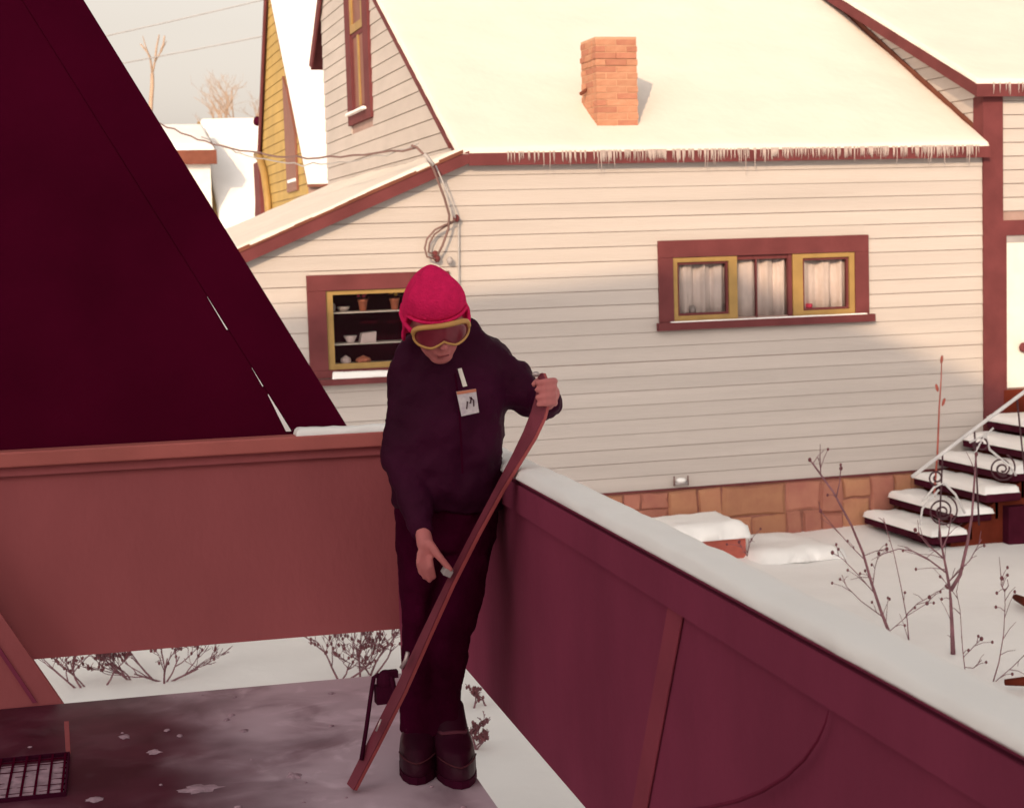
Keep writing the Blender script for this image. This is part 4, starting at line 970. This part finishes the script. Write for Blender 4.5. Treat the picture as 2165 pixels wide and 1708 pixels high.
# --- trousers
tr_ = MB()
tr_.loft([ring_pts(*q) for q in [(836, 1052, 1040, 4.70, .118), (838, 1048, 1100, 4.70, .120), (842, 1040, 1150, 4.69, .115)]])
def leg(rows): return [ring_pts(xl, xr, y, b, d, 16, 2.1) for xl, xr, y, b, d in rows]
tr_.loft(leg([(840, 945, 1090, 4.69, .095), (842, 928, 1170, 4.67, .088), (846, 912, 1250, 4.65, .078), (850, 907, 1310, 4.64, .072), (851, 910, 1390, 4.67, .070), (853, 915, 1460, 4.70, .068), (849, 920, 1512, 4.71, .074), (847, 924, 1548, 4.70, .084)]))
tr_.loft(leg([(940, 1048, 1090, 4.69, .098), (934, 1036, 1170, 4.66, .092), (924, 1024, 1250, 4.62, .082), (916, 1004, 1320, 4.60, .075), (908, 988, 1390, 4.64, .070), (908, 974, 1455, 4.67, .066), (908, 978, 1512, 4.67, .074), (906, 984, 1552, 4.66, .084)]))
tro = tr_.build('trousers', M['trouser'], per, True); remesh(tro, .011, 5, .5)
dm = tro.modifiers.new('folds', 'DISPLACE'); dm.texture = tx; dm.strength = .032; dm.mid_level = .5
# --- ski boots
def boot(ax, ay, ab, tx_, tb):
    z0 = 0.0; an = P(ax, ay, ab); toe = atz(tx_, 1600, 0); d = Vector((P(tx_, 1600, tb).x - an.x, P(tx_, 1600, tb).y - an.y, 0)); d.normalize(); s_ = Vector((-d.y, d.x, 0))
    o = Vector((an.x, an.y, 0)); m_ = MB()
    def rg(c, w_, l_, z_, n=16): return [o + d * (c + l_ * math.cos(2 * math.pi * k / n)) + s_ * (w_ * math.sin(2 * math.pi * k / n)) + DZ * z_ for k in range(n)]
    m_.loft([rg(.085, .054, .155, .002), rg(.085, .060, .162, .025), rg(.083, .060, .158, .060), rg(.068, .056, .138, .090), rg(.030, .050, .090, .110), rg(.005, .046, .060, .150), rg(-.005, .042, .052, .185)])
    e = m_.build('boot', M['boot'], per, True); remesh(e, .009, 3, .5)
    q = MB(); q.loft([rg(.085, .061, .165, .001), rg(.085, .061, .165, .022)]); q.build('sole', M['rubber'], e)
    for c_, w_, l_, z_ in ((.083, .061, .159, .060),):
        MB().tube([o + d * (c_ + l_ * math.cos(t_)) + s_ * (w_ * math.sin(t_)) + DZ * (z_ + .012 * abs(math.sin(t_))) for t_ in [(-1.1 + .22 * k) for k in range(11)]], .0025, 5).build('seam', M['seam'], e, True)
    for zz, cc, l_ in ((.080, .11, .10), (.110, .07, .065)):
        q = MB(); q.tube([o + d * (cc - .04) + s_ * .046 + DZ * zz, o + d * (cc + l_ * .40) + s_ * .032 + DZ * (zz + .008), o + d * (cc + l_ * .52) + DZ * (zz + .012), o + d * (cc + l_ * .40) - s_ * .032 + DZ * (zz + .008), o + d * (cc - .04) - s_ * .046 + DZ * zz], .006, 6); q.build('buckle_strap', M['bootlace'], e, True)
    return e
boot(888, 1500, 4.74, 880, 4.5); boot(950, 1500, 4.67, 978, 4.38)
# --- knit hat
ht = MB(); rings = []; NH = 40
prof = [(.000, .152, .004), (.02, .150, .022), (.045, .140, .05), (.075, .118, .078), (.11, .085, .098), (.15, .045, .106), (.19, .005, .108), (.22, -.03, .106)]
for i, (tt, zz, rr) in enumerate(prof):
    rg = []
    for k in range(NH):
        a = 2 * math.pi * k / NH; fx_ = math.sin(a); fy_ = math.cos(a)      # fy_=1 front
        fr = max(0, fy_)
        zlow = .034 if fy_ > .45 else .034 - .105 * min(1, (.45 - fy_) / .45)
        t_ = i / (len(prof) - 1)
        z_ = .158 + (zlow - .158) * (t_ ** 1.25)
        rx = .092 * math.sin(min(1, t_ * 1.35 + .03) * math.pi / 2); ry = .109 * math.sin(min(1, t_ * 1.35 + .03) * math.pi / 2)
        rg.append(hd(rx * fx_, ry * fy_ - .004, z_ + (.0)))
    rings.append(rg)
ht.loft(rings); hto = ht.build('hat', M['hat'], per, True)
hto.modifiers.new('sub', 'SUBSURF').render_levels = 2
cuffp = []
for k in range(NH + 1):
    a = 2 * math.pi * k / NH; fx_, fy_ = math.sin(a), math.cos(a); zlow = .034 if fy_ > .45 else .034 - .105 * min(1, (.45 - fy_) / .45)
    cuffp.append(hd(.092 * fx_, .110 * fy_ - .004, zlow + .006))
MB().tube(cuffp, .005, 10).build('cuff', M['hat'], hto, True)
# --- goggles
gg = []
NG = 44
for k in range(NG):
    a = 2 * math.pi * k / NG; ca, sa_ = math.cos(a), math.sin(a)
    gx2 = .084 * math.copysign(abs(ca) ** .8, ca); gz2 = .036 * math.copysign(abs(sa_) ** .75, sa_)
    if sa_ < 0: gz2 += .022 * math.exp(-(gx2 / .020) ** 2)
    gg.append((gx2, gz2 + .008))
def gpos(x, z_, o=0): z_ -= .004; th = x / .105; return hd((.105 + o) * math.sin(th), .016 + (.105 + o) * math.cos(th), z_)
lens = MB(); rr_ = []
for f_ in (1.0, .75, .5, .25, .04): rr_.append([gpos(x * f_, .008 + (z_ - .008) * f_, .004 + .005 * (1 - f_)) for x, z_ in gg])
lens.loft(rr_); go = lens.build('goggles', M['lens'], per, True)
fr_ = [gpos(x, z_, .002) for x, z_ in gg] + [gpos(*gg[0], .002)]
MB().tube(fr_, [.0075 if i < NG / 2 else .0050 for i in range(NG + 1)], 8).build('frame', M['goggle'], go, True)
sk_ = MB(); 
for s_ in (-1, 1):
    sp_ = [hd(s_ * .079, .080, .010), hd(s_ * .086, .052, .010), hd(s_ * .091, .015, .010), hd(s_ * .090, -.025, .008), hd(s_ * .078, -.068, .006), hd(s_ * .042, -.101, .005), hd(0, -.110, .005)]
    sk_.tube(sp_, .007, 6)
sk_.build('strap', M['hat'], go, True)
MB().tube([hd(-.016, .0955, -.0757), hd(0, .0985, -.0747), hd(.016, .0955, -.0757)], .0020, 6).build('mouth', M['lip'], body, True)
# --- lift ticket on the zip
cA, cB, cC, cD = P(965, 828, 4.515), P(1006, 822, 4.515), P(1013, 872, 4.520), P(976, 880, 4.520)
tk = MB().prism([cA, cB, cC, cD], DB * .003).build('lift_ticket', M['white'], jko)
M['ticket'] = mat('ticket_print', (.46, .40, .47), .5, .2, 70, c2=(.66, .62, .64)); tk.data.materials[0] = M['ticket']
e_ = -DB * .002
MB().prism([cA + e_, cB + e_, cB.lerp(cC, .12) + e_, cA.lerp(cD, .12) + e_], DB * .0015).build('printed_strip', M['clay'], jko)
def tk_uv(u, v): return cA.lerp(cB, u).lerp(cD.lerp(cC, u), v) - DB * .0025
MB().tube([tk_uv(.35, .75), tk_uv(.45, .45), tk_uv(.6, .55), tk_uv(.7, .3)], .0018, 5).build('printed_figure', M['trouser'], jko)
MB().tube([tk_uv(.75, .7), tk_uv(.8, .45), tk_uv(.6, .3)], .0015, 5).build('printed_figure', M['trouser'], jko)
MB().prism([P(968, 780, 4.515), P(976, 778, 4.515), P(988, 816, 4.515), P(979, 818, 4.515)], DB * .003).build('ticket_strap', M['white'], jko)
MB().ellipsoid(P(1133, 791, 4.42), .011, .008, .008).build('wristwatch', M['metal'], per, True)

# ================================================================ the ski
ski = empty('ski', 'reddish wooden ski held upright on its tail by the child', 'ski')
def D2(q): return P(q[0], q[1], q[2])
cl = [(745, 1664, 4.50), (790, 1576, 4.49), (850, 1458, 4.475), (905, 1338, 4.46), (955, 1232, 4.45), (1010, 1125, 4.44), (1060, 1032, 4.435), (1095, 970, 4.43), (1122, 920, 4.425), (1140, 878, 4.42), (1149, 845, 4.42), (1151, 815, 4.425), (1147, 790, 4.435)]
wd = [.018, .020, .020, .019, .018, .018, .020, .023, .026, .027, .025, .019, .008]
def ribbon(off, th, wmul):
    m_ = MB(); rgs = []
    pts = [D2(q) for q in cl]
    for i, p in enumerate(pts):
        t = (pts[min(i + 1, len(pts) - 1)] - pts[max(0, i - 1)]).normalized()
        nrm = t.cross(DB).normalized()                         # in-picture side
        kk = [.48, .48, .44, .34, .20, .15, .18, .30, .42, .50, .55, .55, .55][i]
        wv = (nrm * kk + DB * math.sqrt(1 - kk * kk)); wv = (wv - t * wv.dot(t)).normalized()
        tn = t.cross(wv).normalized()
        if tn.dot(DA) < 0: tn = -tn
        c = p + tn * off; h = wd[i] * wmul
        rgs.append([c - wv * h - tn * th, c + wv * h - tn * th, c + wv * h + tn * th, c - wv * h + tn * th])
    return m_.loft(rgs)
bevel(ribbon(0, .0055, 1.0).build('core', M['ski_base'], ski), .002)
ribbon(-.0078, .0016, .96).build('top_sheet', M['ski_top'], ski)
ribbon(.0075, .0014, .35).build('groove', M['brown_lit'], ski)
bt = MB(); c = P(945, 1208, 4.43); bt.box(-.012, .012, -.016, .016, -.010, .010); bt.tube([(-.016, 0, .006), (0, 0, .016), (.014, 0, .008)], .004, 6); bo = bt.build('toe_binding', M['grey'], ski); bo.location = c; bo.rotation_euler = (.2, .5, .1); bevel(bo, .004)
bt = MB(); c = P(815, 1440, 4.52); bt.ellipsoid((0, 0, 0), .026, .022, .034); bt.box(-.03, .012, -.02, .02, -.06, -.01); bt.box(-.006, .035, -.012, .012, .01, .03); bo = bt.build('heel_binding', M['rubber'], ski); bo.location = c
MB().tube([P(802, 1425, 4.52), P(790, 1432, 4.52), P(784, 1470, 4.51), P(775, 1535, 4.50), P(764, 1606, 4.49)], .0065, 6).build('safety_strap', M['rubber'], ski, True)
MB().tube([P(826, 1428, 4.51), P(832, 1460, 4.51), P(826, 1475, 4.50)], .010, 6).build('safety_strap', M['rubber'], ski, True)
MB().tube([P(848, 1412, 4.46), P(858, 1395, 4.455), P(862, 1378, 4.45)], .006, 6).build('cable', M['metal'], ski, True)
MB().tube([P(795, 1545, 4.466), P(806, 1520, 4.463)], .003, 6).build('edge_glint', M['metal'], ski, True)  # short steel tube built as the white highlight streak on the ski
